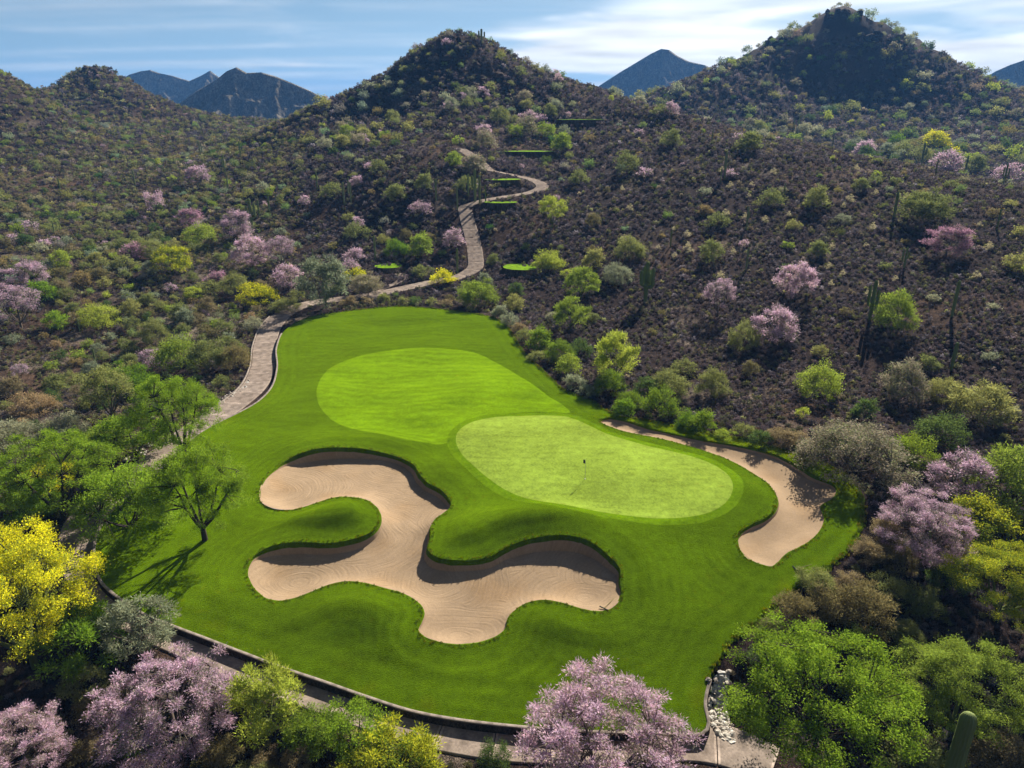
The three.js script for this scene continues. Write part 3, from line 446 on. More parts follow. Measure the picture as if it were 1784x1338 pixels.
M.boulder = [[0.12, 0.085, 0.07], [0.17, 0.125, 0.10], [0.09, 0.07, 0.065], [0.30, 0.25, 0.21]].map((c) => matte({ color: col(...c), map: gravelTex, roughness: 0.95 }));
function stonePile(label, pxs, n, spread, size) {
  const pts = pxs.map(([px, py]) => { const m = march(px, py, surfaceY); return new THREE.Vector3(m.x, 0, m.z); }), cv = new THREE.CatmullRomCurve3(pts), mid = cv.getPoint(0.5), my = surfaceY(mid.x, mid.z), root = thing('rock_revetment', label, 'rocks', [mid.x, my, mid.z]), mats = M.stone;
  for (let k = 0; k < n; k++) { const u = rnd(), p = cv.getPoint(u), a = rr(0, 6.28), q = Math.sqrt(rnd()) * spread * (0.55 + 0.45 * Math.sin(u * Math.PI)), x = p.x + Math.cos(a) * q, z = p.z + Math.sin(a) * q, s = size * rr(0.6, 1.35), o = part(k ? `stone_${String(k).padStart(3, '0')}` : 'stone', rockGeos[k % 5], mats[Math.floor(rnd() * 4)], root); o.position.set(x - mid.x, surfaceY(x, z) - my + s * rr(0.02, 0.2), z - mid.z); o.scale.set(s, s * rr(0.7, 1), s); o.rotation.set(rr(-0.4, 0.4), rr(0, 6.28), rr(-0.4, 0.4)); }
}
stonePile('pile of pale rounded stones at the corner of turf and cart path', [[1262, 1176], [1252, 1205], [1246, 1235], [1252, 1262], [1268, 1290]], 210, 0.8, 0.4);
stonePile('strip of small pale stones on the outer side of the path bend', [[432, 664], [415, 682], [398, 692], [380, 706]], 70, 0.7, 0.34);
stonePile('scattered pale stones under the leaning tree by the path', [[256, 768], [240, 790], [222, 802]], 40, 1.0, 0.35);

// ------------------------------------------------------------------ plants: prototypes
const gauss = (r) => (r() + r() + r() + r() - 2) * 0.87;
function tube(pts, r0, r1, sides, P_, I_) {                       // tapered bent tube appended to P_, I_
  let b = P_.length / 3; const n = pts.length;
  for (let i = 0; i < n; i++) { const a = pts[Math.max(0, i - 1)], c = pts[Math.min(n - 1, i + 1)], t = new THREE.Vector3().subVectors(c, a).normalize(), u = new THREE.Vector3(0.31, 0.2, 0.93).cross(t).normalize(), v = new THREE.Vector3().crossVectors(t, u), R = lerp(r0, r1, i / (n - 1)); for (let k = 0; k < sides; k++) { const w = k / sides * 6.2832, cx = Math.cos(w) * R, sx = Math.sin(w) * R; P_.push(pts[i].x + u.x * cx + v.x * sx, pts[i].y + u.y * cx + v.y * sx, pts[i].z + u.z * cx + v.z * sx); } }
  for (let i = 0; i < n - 1; i++) for (let k = 0; k < sides; k++) { const a = b + i * sides + k, c = b + i * sides + (k + 1) % sides; I_.push(a, a + sides, c, c, a + sides, c + sides); }
}
function protoPlant({ seed, tree, H, clumps, leaves, leaf, thin, lean = 0, spread = 1, sides = 5, open = 0 }) {
  const r = mulberry(seed), V = (x, y, z) => new THREE.Vector3(x, y, z), cy = tree ? (thin ? 0.5 : 0.57) * H : 0.14 * H, ry = tree ? (thin ? 0.5 : 0.43) * H : 0.86 * H, rx = 0.46;
  const tips = [];
  for (let k = 0; k < clumps; k++) {
    const a = r() * 6.2832, y = tree ? lerp(thin ? -0.8 : -0.6, 1, Math.pow(r(), 0.75)) : lerp(-0.05, 1, Math.pow(r(), 0.85)), q = Math.sqrt(Math.max(0, 1 - y * y)), lump = 1 + 0.22 * noise(Math.cos(a) * 1.6 + seed, Math.sin(a) * 1.6 + y, seed) + 0.1 * (r() - 0.5), R = lerp(0.5, 0.95, Math.pow(r(), 0.5)) * lump;
    tips.push(V(Math.cos(a) * q * R * rx + lean * 0.5, cy + y * R * ry, Math.sin(a) * q * R * rx));
  }
  const P_ = [], I_ = [], limbs = [], fork = V(lean * 0.12, tree ? 0.13 * H : 0.01, 0), nl = tree ? 4 + (seed % 3) : 6;
  if (tree) tube([V(0, -0.06, 0), V(lean * 0.03, 0.05 * H, 0.004), fork], 0.026, 0.021, sides + 1, P_, I_);
  for (let k = 0; k < nl; k++) { const a = (k + r() * 0.7) / nl * 6.2832, o = rx * lerp(0.35, 0.75, r()) * spread, e = V(Math.cos(a) * o + lean * 0.45, cy + ry * lerp(0.0, 0.55, r()), Math.sin(a) * o), pts = []; for (let i = 0; i <= 5; i++) { const t = i / 5; pts.push(V(lerp(fork.x, e.x, Math.pow(t, 0.85)) + (r() - 0.5) * 0.02 * t, lerp(fork.y, e.y, Math.pow(t, 1.15)), lerp(fork.z, e.z, Math.pow(t, 0.85)) + (r() - 0.5) * 0.02 * t)); } limbs.push(pts); tube(pts, tree ? 0.016 : 0.01, 0.004, sides, P_, I_); }
  for (const t of tips) { let best = null, bd = 1e9; for (const l of limbs) for (let i = 2; i < l.length; i++) { const d = l[i].distanceToSquared(t) + (l[i].y > t.y ? 0.01 : 0); if (d < bd) { bd = d; best = l[i]; } } const m = best.clone().lerp(t, 0.5); m.y += 0.015 * (r() - 0.3); tube([best, m, t], 0.004, 0.0014, 3, P_, I_); }
  const trunk = new THREE.BufferGeometry(); trunk.setAttribute('position', new THREE.Float32BufferAttribute(P_, 3)); trunk.setIndex(I_); trunk.computeVertexNormals();
  const inn = { p: [], c: [] }, out = { p: [], c: [] }, per = Math.round(leaves / clumps), rc = (tree ? 0.62 : 0.7) / Math.sqrt(clumps) * (1 - open * 0.35), d = V(0, 0, 0), w = V(0, 0, 0), c0 = V(lean * 0.4, cy, 0);
  for (const t of tips) {
    const tone = 0.8 + 0.4 * r(), f = 0.75 + 0.5 * r(), flower = 0.45 + 0.55 * r();
    for (let k = 0; k < per; k++) {
      const x = t.x + gauss(r) * rc * f, y = t.y + gauss(r) * rc * 0.72 * f, z = t.z + gauss(r) * rc * f; if (y < 0.004) continue;
      const s = leaf * (0.6 + 0.8 * r()); d.set(x - t.x, y - t.y, z - t.z).multiplyScalar(2 / rc).add(V(gauss(r) * 1.3, 0.5 + gauss(r), gauss(r) * 1.3)).normalize(); w.set(gauss(r), gauss(r), gauss(r)).cross(d).normalize();
      const L = thin ? s * 2.1 : s * 0.95, W = thin ? s * 0.42 : s * 0.62, e = Math.hypot((x - c0.x) / rx, (y - c0.y) / ry, (z - c0.z) / rx), o = e + (r() - 0.5) * 0.5 > 0.6 && r() < flower ? out : inn, v = tone * (0.72 + 0.56 * r());
      o.p.push(x - w.x * W, y - w.y * W, z - w.z * W, x + w.x * W, y + w.y * W, z + w.z * W, x + d.x * L, y + d.y * L, z + d.z * L); const h = (r() - 0.5) * 0.16; for (let q = 0; q < 3; q++) o.c.push(v * (1 + h), v, v * (1 - h));
    }
  }
  const geo = (...s) => { const g = new THREE.BufferGeometry(); g.setAttribute('position', new THREE.Float32BufferAttribute([].concat(...s.map((q) => q.p)), 3)); g.setAttribute('color', new THREE.Float32BufferAttribute([].concat(...s.map((q) => q.c)), 3)); g.computeVertexNormals(); return g; };
  let all; return { trunk, inner: geo(inn), outer: geo(out), get all() { return all ??= geo(inn, out); } };
}
const lots = {
  heroTree: [[1, 0, 0.9], [2, 0.16, 0.82], [3, 0, 0.95]].map(([s, lean, H]) => protoPlant({ seed: s, tree: true, H, clumps: 160, leaves: 48000, leaf: 0.0076, lean })),
  heroFeather: [[11, 0.82], [12, 0.9], [13, 0.78]].map(([s, H]) => protoPlant({ seed: s, tree: true, H, clumps: 200, leaves: 44000, leaf: 0.0072, thin: true, open: 0.3 })),
  heroBush: [[21, 0.7], [22, 0.62]].map(([s, H]) => protoPlant({ seed: s, tree: false, H, clumps: 130, leaves: 22000, leaf: 0.011, thin: s % 2 })),
  nearTree: [[31, 0.85], [32, 0.95], [33, 0.75]].map(([s, H]) => protoPlant({ seed: s, tree: true, H, clumps: 60, leaves: 8000, leaf: 0.017, thin: s % 2 })),
  nearBush: [[41, 0.7], [42, 0.6], [43, 0.78], [44, 0.55]].map(([s, H]) => protoPlant({ seed: s, tree: false, H, clumps: 60, leaves: 8000, leaf: 0.017, thin: s % 2 })),
  midTree: [[51, 0.85], [52, 0.95], [53, 0.78]].map(([s, H]) => protoPlant({ seed: s, tree: true, H, clumps: 34, leaves: 2200, leaf: 0.032, thin: s % 2, sides: 4 })),
  midBush: [[61, 0.7], [62, 0.6], [63, 0.8], [64, 0.66]].map(([s, H]) => protoPlant({ seed: s, tree: false, H, clumps: 34, leaves: 2200, leaf: 0.032, thin: s % 2, sides: 4 })),
  farBush: [[71, 0.7], [72, 0.62], [73, 0.8], [74, 0.55]].map(([s, H]) => protoPlant({ seed: s, tree: false, H, clumps: 18, leaves: 560, leaf: 0.062, sides: 3 })),
};
const leafMat = (c, tr = 0.45) => new THREE.MeshPhysicalMaterial({ color: col(...c), vertexColors: true, roughness: 1, transmission: tr, thickness: 0, side: THREE.DoubleSide, specularIntensity: 0.05 });
const barkMat = (c) => matte({ color: col(...c), roughness: 1, side: THREE.DoubleSide });
const bark = { grey: barkMat([0.12, 0.095, 0.075]), green: barkMat([0.10, 0.12, 0.04]), pale: barkMat([0.26, 0.22, 0.18]), dark: barkMat([0.045, 0.036, 0.03]) };
const KINDS = {           // leaf colour, blossom colour, bark, words
  green: { leaf: [0.175, 0.285, 0.02], bark: 'dark', words: 'bright green', name: 'palo_verde_tree' },
  lush: { leaf: [0.175, 0.255, 0.022], bark: 'dark', words: 'lush green', name: 'leafy_shrub' },
  fresh: { leaf: [0.31, 0.385, 0.05], bark: 'green', words: 'yellow green', name: 'palo_verde_tree' },
  yellow: { leaf: [0.30, 0.36, 0.03], bloom: [0.74, 0.69, 0.02], bark: 'green', words: 'yellow flowering', name: 'palo_verde_tree' },
  gold: { leaf: [0.22, 0.30, 0.035], bloom: [0.52, 0.53, 0.03], bark: 'green', words: 'yellow green flowering', name: 'palo_verde_tree' },
  pink: { leaf: [0.26, 0.245, 0.185], bloom: [0.6, 0.42, 0.52], bark: 'grey', words: 'lilac flowering', name: 'ironwood_tree' },
  magenta: { leaf: [0.24, 0.20, 0.16], bloom: [0.52, 0.30, 0.40], bark: 'grey', words: 'deep pink flowering', name: 'ironwood_tree' },
  blush: { leaf: [0.235, 0.25, 0.11], bloom: [0.33, 0.285, 0.2], bark: 'grey', words: 'grey green and dusty tan', name: 'ironwood_tree' },
  olive: { leaf: [0.245, 0.265, 0.08], bark: 'grey', words: 'olive green', name: 'desert_shrub' },
  sage: { leaf: [0.28, 0.305, 0.185], bark: 'grey', words: 'silvery grey green', name: 'desert_shrub' },
  dark: { leaf: [0.10, 0.155, 0.035], bark: 'dark', words: 'dark green', name: 'desert_shrub' },
  tan: { leaf: [0.285, 0.225, 0.115], bark: 'pale', words: 'dry tan', name: 'dry_bush' },
  rust: { leaf: [0.22, 0.185, 0.075], bark: 'grey', words: 'brown and olive', name: 'dry_bush' },
};
for (const k of Object.values(KINDS)) { k.mats = [1, 0.84, 1.14].map((f, i) => leafMat(k.leaf.map((v, n) => v * f * (n === 0 ? [1, 0.95, 1.08][i] : 1)))); if (k.bloom) k.blooms = [1, 0.88, 1.06].map((f) => leafMat(k.bloom.map((v) => Math.min(0.85, v * f)), 0.4)); }
let protoTurn = 0;
function plant(kind, x, z, w, hr, label, group, o = {}) {          // one thing: trunk, crown and, where it flowers, blossom
  const K = KINDS[kind], dist = Math.hypot(x, CAM_Y, z), px = w / dist * FPX * 1024 / PW, tree = o.tree, tint = o.tint ?? Math.floor(rnd() * 3);
  const lot = px > 75 ? (tree ? (o.feather ? lots.heroFeather : lots.heroTree) : lots.heroBush) : px > 30 ? (tree ? lots.nearTree : lots.nearBush) : px > 14 ? (tree ? lots.midTree : lots.midBush) : lots.farBush;
  const pr = lot[o.proto ?? (protoTurn++ % lot.length)], y = surfaceY(x, z), t = thing(o.name ?? K.name, label, o.category ?? (tree ? 'tree' : 'shrub'), [x, y - 0.03, z], group);
  t.rotation.y = o.turn ?? rr(0, 6.28); t.scale.set(w, w * hr, w * rr(0.88, 1.12));
  part(tree ? 'trunk' : 'stems', pr.trunk, bark[K.bark], t);
  if (K.bloom) { part('crown', pr.inner, K.mats[tint], t); part('blossom', pr.outer, K.blooms[tint], t); } else part('crown', pr.all, K.mats[tint], t);
  keepOut.push([x, z, w * 0.36]); return t;
}
const LAND = [];
const nearLandmark = (x, z, r = 13) => { let b = r * r, w = ''; for (const l of LAND) { const d = (l[0] - x) ** 2 + (l[1] - z) ** 2; if (d < b && d > 1) { b = d; w = l[2]; } } return w ? ` near ${w}` : ''; };
const trim16 = (t) => { const w = t.split(' '); return w.length <= 16 ? t : w.slice(0, 16).join(' '); };
[[55, 1150, 'the yellow tree'], [1385, 520, 'the highest lilac ironwood'], [1648, 444, 'the deep pink bush'], [1608, 388, 'the broad olive shrub'], [1070, 665, 'the tall palo verde'], [1124, 528, 'the many armed saguaro'], [962, 398, 'the round palo verde'], [568, 534, 'the tall mesquite'], [448, 528, 'the yellow bush'], [302, 478, 'the round yellow tree'], [440, 466, 'the lilac grove'], [332, 398, 'the rose ironwood'], [38, 572, 'two lilac ironwoods'], [176, 566, 'the spreading shrub'], [315, 640, 'the path thicket'], [326, 800, 'the leaning tree'], [1475, 832, 'the dusty ironwood'], [1600, 965, 'the side bunker'], [905, 470, 'the oval tee'], [677, 466, 'the small tee'], [872, 357, 'the lower hairpin tee'], [876, 317, 'the hairpin tee'], [912, 271, 'the long tee'], [1012, 214, 'the highest tee'], [806, 54, 'the summit'], [940, 124, 'the lone skyline saguaro'], [1627, 262, 'the yellow bush'], [1657, 556, 'the shadowed saguaro'], [1262, 764, 'the bunker'], [822, 412, 'the straight path'], [1462, 14, 'the peak'], [170, 120, 'the rounded top'], [350, 320, 'a lilac ironwood'], [545, 190, 'the ridge saguaros'], [600, 355, 'two slim saguaros'], [440, 402, 'an armed saguaro'], [1300, 400, 'an armed saguaro'], [1515, 560, 'the raised arm saguaro'], [1420, 362, 'the olive twins'], [1306, 262, 'the crest shrub']].forEach(([px, py, w]) => { const m = march(px, py); if (m) LAND.push([m.x, m.z, w]); });
// a plant known by where its crown stands in the view: foot (px, py), crown width in photograph pixels
function seen(kind, px, py, wpx, label, o = {}) { const m = march(px, py, surfaceY); if (!m) return null; return plant(kind, m.x, m.z, wpx * m.mpp, o.h ?? 1, o.group ? trim16(label + nearLandmark(m.x, m.z)) : label, o.group, o); }

// ------------------------------------------------------------------ plants one can single out
const T = { tree: true }, TF = { tree: true, feather: true };
seen('yellow', 62, 1160, 275, 'large tree covered in bright yellow blossom beside the cart path', { ...T, h: 1.05, proto: 0 });
seen('green', 150, 1160, 150, 'dark leafy green tree under the large yellow blossoming tree', { ...T, h: 0.95, proto: 2 });
seen('sage', 246, 1128, 130, 'pale grey green rounded tree overhanging the path next to turf corner', { ...T, h: 0.85, name: 'mesquite_tree', proto: 0 });
seen('pink', 312, 1300, 255, 'lilac flowering ironwood with open branches next to the feathery yellow green tree', { ...TF, h: 0.85, proto: 0 });
seen('pink', 40, 1365, 200, 'lilac flowering ironwood below the large yellow tree with grey twigs', { ...TF, h: 0.85, proto: 1 });
seen('fresh', 472, 1268, 138, 'feathery yellow green palo verde standing between path and lilac ironwood', { ...TF, h: 1.25, proto: 2 });
seen('lush', 545, 1290, 110, 'green bush at the foot of the feathery palo verde', { h: 0.8 });
seen('green', 622, 1320, 130, 'light green bushy tree overhanging the slabs of the path', { ...T, h: 0.9 });
seen('gold', 690, 1400, 220, 'yellow green flowering bush beside the lower cart path', { h: 0.95, tint: 1 });
seen('dark', 860, 1336, 72, 'small round dark green bush beside the big lilac tree', { h: 1.35 });
seen('pink', 1048, 1385, 330, 'huge lilac flowering ironwood crown rising over the turf edge', { ...TF, h: 0.86, proto: 2, tint: 2, turn: 1.0 });
seen('green', 1405, 1345, 330, 'huge bright green palo verde next to the pale stone pile', { ...T, h: 0.88, proto: 2, tint: 2, turn: 0.4 });
seen('fresh', 1655, 1275, 225, 'wide olive green tree beside the huge bright green palo verde', { ...T, h: 0.9, proto: 0, tint: 1, name: 'mesquite_tree' });
seen('olive', 1600, 1370, 150, 'low olive bush below the wide olive tree', { h: 0.9 });
seen('fresh', 1510, 1215, 110, 'yellow green shrub squeezed between the two wide trees', { h: 1.0 });
seen('tan', 1740, 1340, 110, 'grey brown bush behind the leaning foreground saguaro', { h: 0.9, name: 'dry_bush' });
seen('gold', 1735, 1078, 215, 'broad yellow topped palo verde beside the shaded wash', { ...T, h: 0.72, proto: 0, tint: 1 });
seen('olive', 1600, 1060, 90, 'brown olive bush beside the stubby saguaro', { h: 0.9 });
seen('pink', 1600, 965, 195, 'lilac flowering ironwood behind the tip of the long side bunker', { ...TF, h: 0.75, proto: 2 });
seen('pink', 1668, 868, 110, 'slim lilac flowering ironwood leaning behind the larger one', { ...TF, h: 1.0 });
seen('gold', 1705, 935, 135, 'yellow flowering bush in front of the lilac ironwood', { h: 0.9, tint: 1 });
seen('fresh', 1750, 880, 150, 'yellow green bush above the yellow flowering bush', { h: 1.0, tint: 1 });
seen('blush', 1482, 822, 215, 'large grey green and dusty tan ironwood behind the side bunker', { h: 0.72, proto: 1, category: 'tree' });
seen('lush', 1585, 805, 100, 'green shrub leaning against the dusty tan ironwood', { h: 1.0 });
seen('olive', 1705, 735, 112, 'rounded olive shrub in the shade above the wash', { h: 1.0 });
seen('fresh', 1425, 690, 85, 'yellow green shrub behind the dusty tan ironwood', { h: 1.2 });
seen('blush', 1570, 695, 85, 'greyish shrub above the dusty tan ironwood', { h: 1.1 });
seen('dark', 1640, 770, 110, 'dark green shrub in the hollow beyond the ironwood', { h: 0.9 });
seen('olive', 1640, 700, 70, 'small olive shrub beside the rounded one', { h: 1.0 });
seen('fresh', 1070, 665, 78, 'tall yellow green palo verde at the foot of the dark slope', { ...T, h: 1.5, tint: 2 });
seen('pink', 1385, 520, 72, 'lilac flowering ironwood standing highest of the three on the dark slope', { ...TF, h: 1.05 });
seen('pink', 1250, 552, 66, 'pale greyish lilac ironwood on the dark slope', { ...TF, h: 1.1, tint: 1 });
seen('pink', 1347, 596, 82, 'lilac flowering ironwood next to an olive bush on the dark slope', { ...TF, h: 1.0 });
seen('olive', 1295, 606, 66, 'olive green bush next to the lilac ironwood on the dark slope', { h: 1.2 });
seen('fresh', 1553, 572, 84, 'yellow green bush beside an armed saguaro on the dark slope', { h: 1.05, tint: 1 });
seen('magenta', 1648, 444, 78, 'deep pink flowering bush alone on the dark slope', { ...T, h: 0.85 });
seen('olive', 1608, 388, 98, 'broad olive shrub near the crest of the dark slope', { h: 0.9 });
seen('olive', 1776, 470, 60, 'olive shrub on the dark slope downhill of the pink bush', { h: 0.9 });
seen('olive', 1420, 362, 52, 'olive shrub on upper dark slope beside a smaller twin', { h: 0.95 });
seen('olive', 1342, 358, 48, 'smaller olive twin shrub on the upper dark slope', { h: 0.95 });
seen('olive', 1306, 262, 52, 'olive shrub on the crest of the dark slope', { h: 0.9 });
seen('fresh', 994, 575, 66, 'yellow green shrub casting a long shadow beside the fairway edge', { ...T, h: 1.15, tint: 1 });
seen('fresh', 1012, 520, 66, 'rounded yellow green palo verde above its neighbour at the slope foot', { ...T, h: 1.0, tint: 1 });
seen('olive', 1095, 450, 66, 'olive tree behind the many armed saguaro', { h: 1.1 });
seen('olive', 1035, 465, 42, 'small olive bush beside the olive tree', { h: 1.1 });
seen('sage', 1075, 492, 62, 'grey green bush beside the many armed saguaro', { h: 0.9 });
seen('fresh', 962, 398, 56, 'round bright yellow green palo verde under the hairpin path', { ...T, h: 1.05, tint: 2 });
seen('fresh', 955, 468, 66, 'yellow green bush above the oval tee', { h: 0.9 });
seen('fresh', 832, 532, 82, 'wide yellow green bush between path and fairway', { h: 0.85, tint: 1 });
seen('yellow', 770, 494, 46, 'yellow flowering bush on the bend of the path', { h: 1.0 });
seen('sage', 568, 534, 92, 'tall grey green mesquite beside the path at fairway corner', { ...T, h: 1.25, name: 'mesquite_tree', tint: 1 });
seen('olive', 500, 540, 60, 'low green shrub under the tall mesquite', { h: 0.7 });
seen('blush', 640, 512, 60, 'bare pinkish shrub beside the tall mesquite', { h: 0.95 });
seen('yellow', 622, 490, 44, 'yellow green bush behind the tall mesquite', { h: 1.0, tint: 1 });
seen('pink', 505, 505, 54, 'pale lilac bush touching the tall mesquite', { ...TF, h: 1.0 });
seen('yellow', 448, 528, 74, 'bright yellow flowering bush beside the bend in the path', { h: 0.9 });
seen('gold', 302, 478, 76, 'round yellow flowering tree on the gravel flat', { ...T, h: 0.85, tint: 1 });
seen('olive', 218, 466, 52, 'olive bush in front of a lilac sprig on the gravel flat', { h: 0.75 });
seen('magenta', 235, 450, 46, 'lilac pink flowering bush behind an olive bush on the gravel flat', { h: 0.8 });
seen('olive', 365, 512, 50, 'olive bush with a lilac sprig behind it near the yellow bush', { h: 0.75 });
seen('magenta', 380, 498, 42, 'lilac pink sprig behind the olive bush near the yellow bush', { h: 0.9 });
seen('olive', 262, 448, 62, 'olive bush behind the round yellow tree', { h: 0.9 });
seen('pink', 415, 420, 66, 'tall lilac ironwood at the foot of the shaded slope', { ...TF, h: 1.05 });
seen('pink', 440, 466, 76, 'wide lilac ironwood in the grove by the path', { ...TF, h: 0.85 });
seen('pink', 492, 466, 62, 'greyish lilac ironwood beside the wide one in the grove', { ...TF, h: 0.95, tint: 1 });
seen('fresh', 350, 424, 66, 'green bush in front of the grove at the shaded slope', { h: 0.9 });
seen('magenta', 332, 398, 44, 'rose pink ironwood behind the green bush', { ...TF, h: 0.95 });
seen('pink', 270, 374, 40, 'pale lilac ironwood at the valley edge', { ...TF, h: 1.1 });
seen('pink', 350, 320, 46, 'lilac ironwood up the valley between green shrubs', { ...TF, h: 0.8 });
seen('olive', 410, 510, 60, 'olive shrub behind the bright yellow bush', { h: 1.0 });
seen('pink', 38, 572, 96, 'lilac ironwood beside the dense brush on the flat', { ...TF, h: 0.85 });
seen('pink', 52, 500, 70, 'dusty lilac ironwood above a green shrub on the flat', { ...TF, h: 0.85, tint: 1 });
seen('green', 76, 522, 52, 'bright green round shrub below the dusty lilac ironwood', { h: 0.95 });
seen('fresh', 176, 566, 78, 'yellow green spreading shrub in the middle of the flat', { h: 0.8, tint: 2 });
seen('green', 98, 572, 44, 'bright green shrub next to a lilac ironwood', { h: 0.9 });
seen('fresh', 315, 640, 92, 'tall yellow green shrub in the thicket beside the path', { h: 1.2, tint: 1 });
seen('olive', 368, 645, 84, 'olive shrub in the thicket beside the path', { h: 1.1 });
seen('rust', 412, 640, 66, 'brown olive bush closest to the path kerb', { h: 1.1 });
seen('olive', 270, 600, 60, 'olive bush behind the thicket', { h: 1.0 });
seen('green', 326, 800, 170, 'green tree with a leaning forked trunk beside the path', { tree: true, h: 1.05, proto: 1, tint: 2, turn: Math.PI * 0.9, name: 'palo_verde_tree' });
seen('green', 226, 918, 200, 'dense low green tree at the turf edge hiding the path behind it', { h: 1.0, proto: 1, tint: 2, turn: 0.5, category: 'tree' });
seen('green', 357, 941, 205, 'green tree with two dark trunks standing on the turf, casting a long shadow', { tree: true, h: 1.0, proto: 0, tint: 2, turn: Math.PI * 1.02, name: 'palo_verde_tree' });
seen('green', 112, 905, 215, 'broad green tree whose crown hides the bend of the path', { tree: true, h: 0.8, proto: 2, tint: 2 });
seen('olive', 196, 735, 110, 'olive green tree behind the leaning tree', { ...T, h: 1.0, name: 'mesquite_tree' });
seen('green', 225, 690, 100, 'dark green shrub behind the olive tree', { h: 0.9, tint: 1 });
seen('yellow', 90, 855, 110, 'shaded shrub with a few yellow flowers beyond the path', { h: 0.9, tint: 1 });
seen('green', 60, 905, 120, 'green shrub behind the large yellow tree', { h: 0.8, tint: 1 });
seen('green', 240, 800, 130, 'bushy green tree beside the leaning one along the path', { tree: true, h: 0.85 });
seen('fresh', 170, 810, 120, 'yellow green shrub on the outer side of the path bend', { h: 0.9 });
seen('sage', 110, 770, 90, 'silver grey shrub on the flat behind the path', { h: 0.9 });
seen('sage', 30, 790, 100, 'silver grey shrub on the flat beside bare ground', { h: 0.8 });
seen('tan', 60, 720, 90, 'dry tan bush on the flat', { h: 0.8 });
// low planting along the turf beside the dark slope, in order from the far end
[['sage', 872, 552, 34], ['sage', 888, 566, 36], ['tan', 905, 580, 30], ['olive', 918, 596, 44], ['lush', 942, 608, 52], ['olive', 938, 628, 40], ['lush', 975, 632, 60], ['fresh', 990, 650, 50], ['sage', 1000, 676, 46], ['sage', 1022, 690, 40], ['lush', 1062, 690, 60], ['lush', 1098, 708, 66], ['green', 1088, 722, 46], ['lush', 1150, 722, 80], ['olive', 1165, 690, 80], ['green', 1200, 742, 60], ['lush', 1225, 752, 52], ['fresh', 1262, 764, 40], ['dark', 1325, 776, 42], ['olive', 1295, 760, 36], ['tan', 1360, 775, 60], ['tan', 1395, 770, 40], ['olive', 1240, 690, 60], ['olive', 1190, 650, 50], ['dark', 1130, 690, 60], ['dark', 1010, 620, 50]].forEach(([k, x, y, w], i, l) => seen(k, x, y, w, `${KINDS[k].words} low shrub at the turf edge below the dark slope`, { h: [0.9, 1.1, 0.8][i % 3], tint: 0, group: 'shrubs along the turf below the dark slope' }));
// brush between the turf and the shaded wash
[['rust', 1380, 1090, 92], ['rust', 1440, 1070, 96], ['olive', 1420, 1030, 80], ['tan', 1480, 1030, 70], ['rust', 1500, 1090, 110], ['olive', 1545, 1040, 90], ['tan', 1515, 975, 70], ['rust', 1560, 990, 80], ['olive', 1575, 1120, 70], ['dark', 1500, 1130, 80], ['tan', 1540, 940, 60], ['dark', 1650, 1020, 90], ['olive', 1345, 1110, 60]].forEach(([k, x, y, w], i) => seen(k, x, y, w, `${KINDS[k].words} bush in the brush between side bunker and huge green palo verde`, { h: [0.9, 1.05, 0.8][i % 3], tint: 0, group: 'brush between turf and wash' }));
// dry ground under the foreground trees
[['tan', 460, 1330, 70], ['rust', 390, 1330, 80], ['tan', 520, 1330, 80], ['dark', 230, 1300, 90], ['rust', 160, 1240, 80], ['tan', 180, 1300, 70], ['rust', 130, 1320, 60], ['olive', 150, 1210, 90], ['tan', 560, 1365, 80], ['olive', 440, 1380, 110], ['rust', 250, 1370, 100]].forEach(([k, x, y, w], i) => seen(k, x, y, w, `${KINDS[k].words} bush on the bare ground around the lilac ironwoods`, { h: [0.7, 0.9, 0.6][i % 3], tint: 0, group: 'bushes on bare ground below the path' }));
// clumps between the path and the rear of the fairway
[['tan', 612, 532, 26], ['tan', 640, 529, 24], ['olive', 668, 527, 26], ['dark', 724, 530, 24], ['dark', 722, 526, 16], ['olive', 752, 530, 24], ['tan', 776, 532, 22], ['olive', 700, 526, 18], ['tan', 596, 536, 20]].forEach(([k, x, y, w]) => seen(k, x, y, w, `${KINDS[k].words} clump between the path and the rear edge of the fairway`, { h: 0.9, tint: 0, group: 'clumps behind the fairway' }));
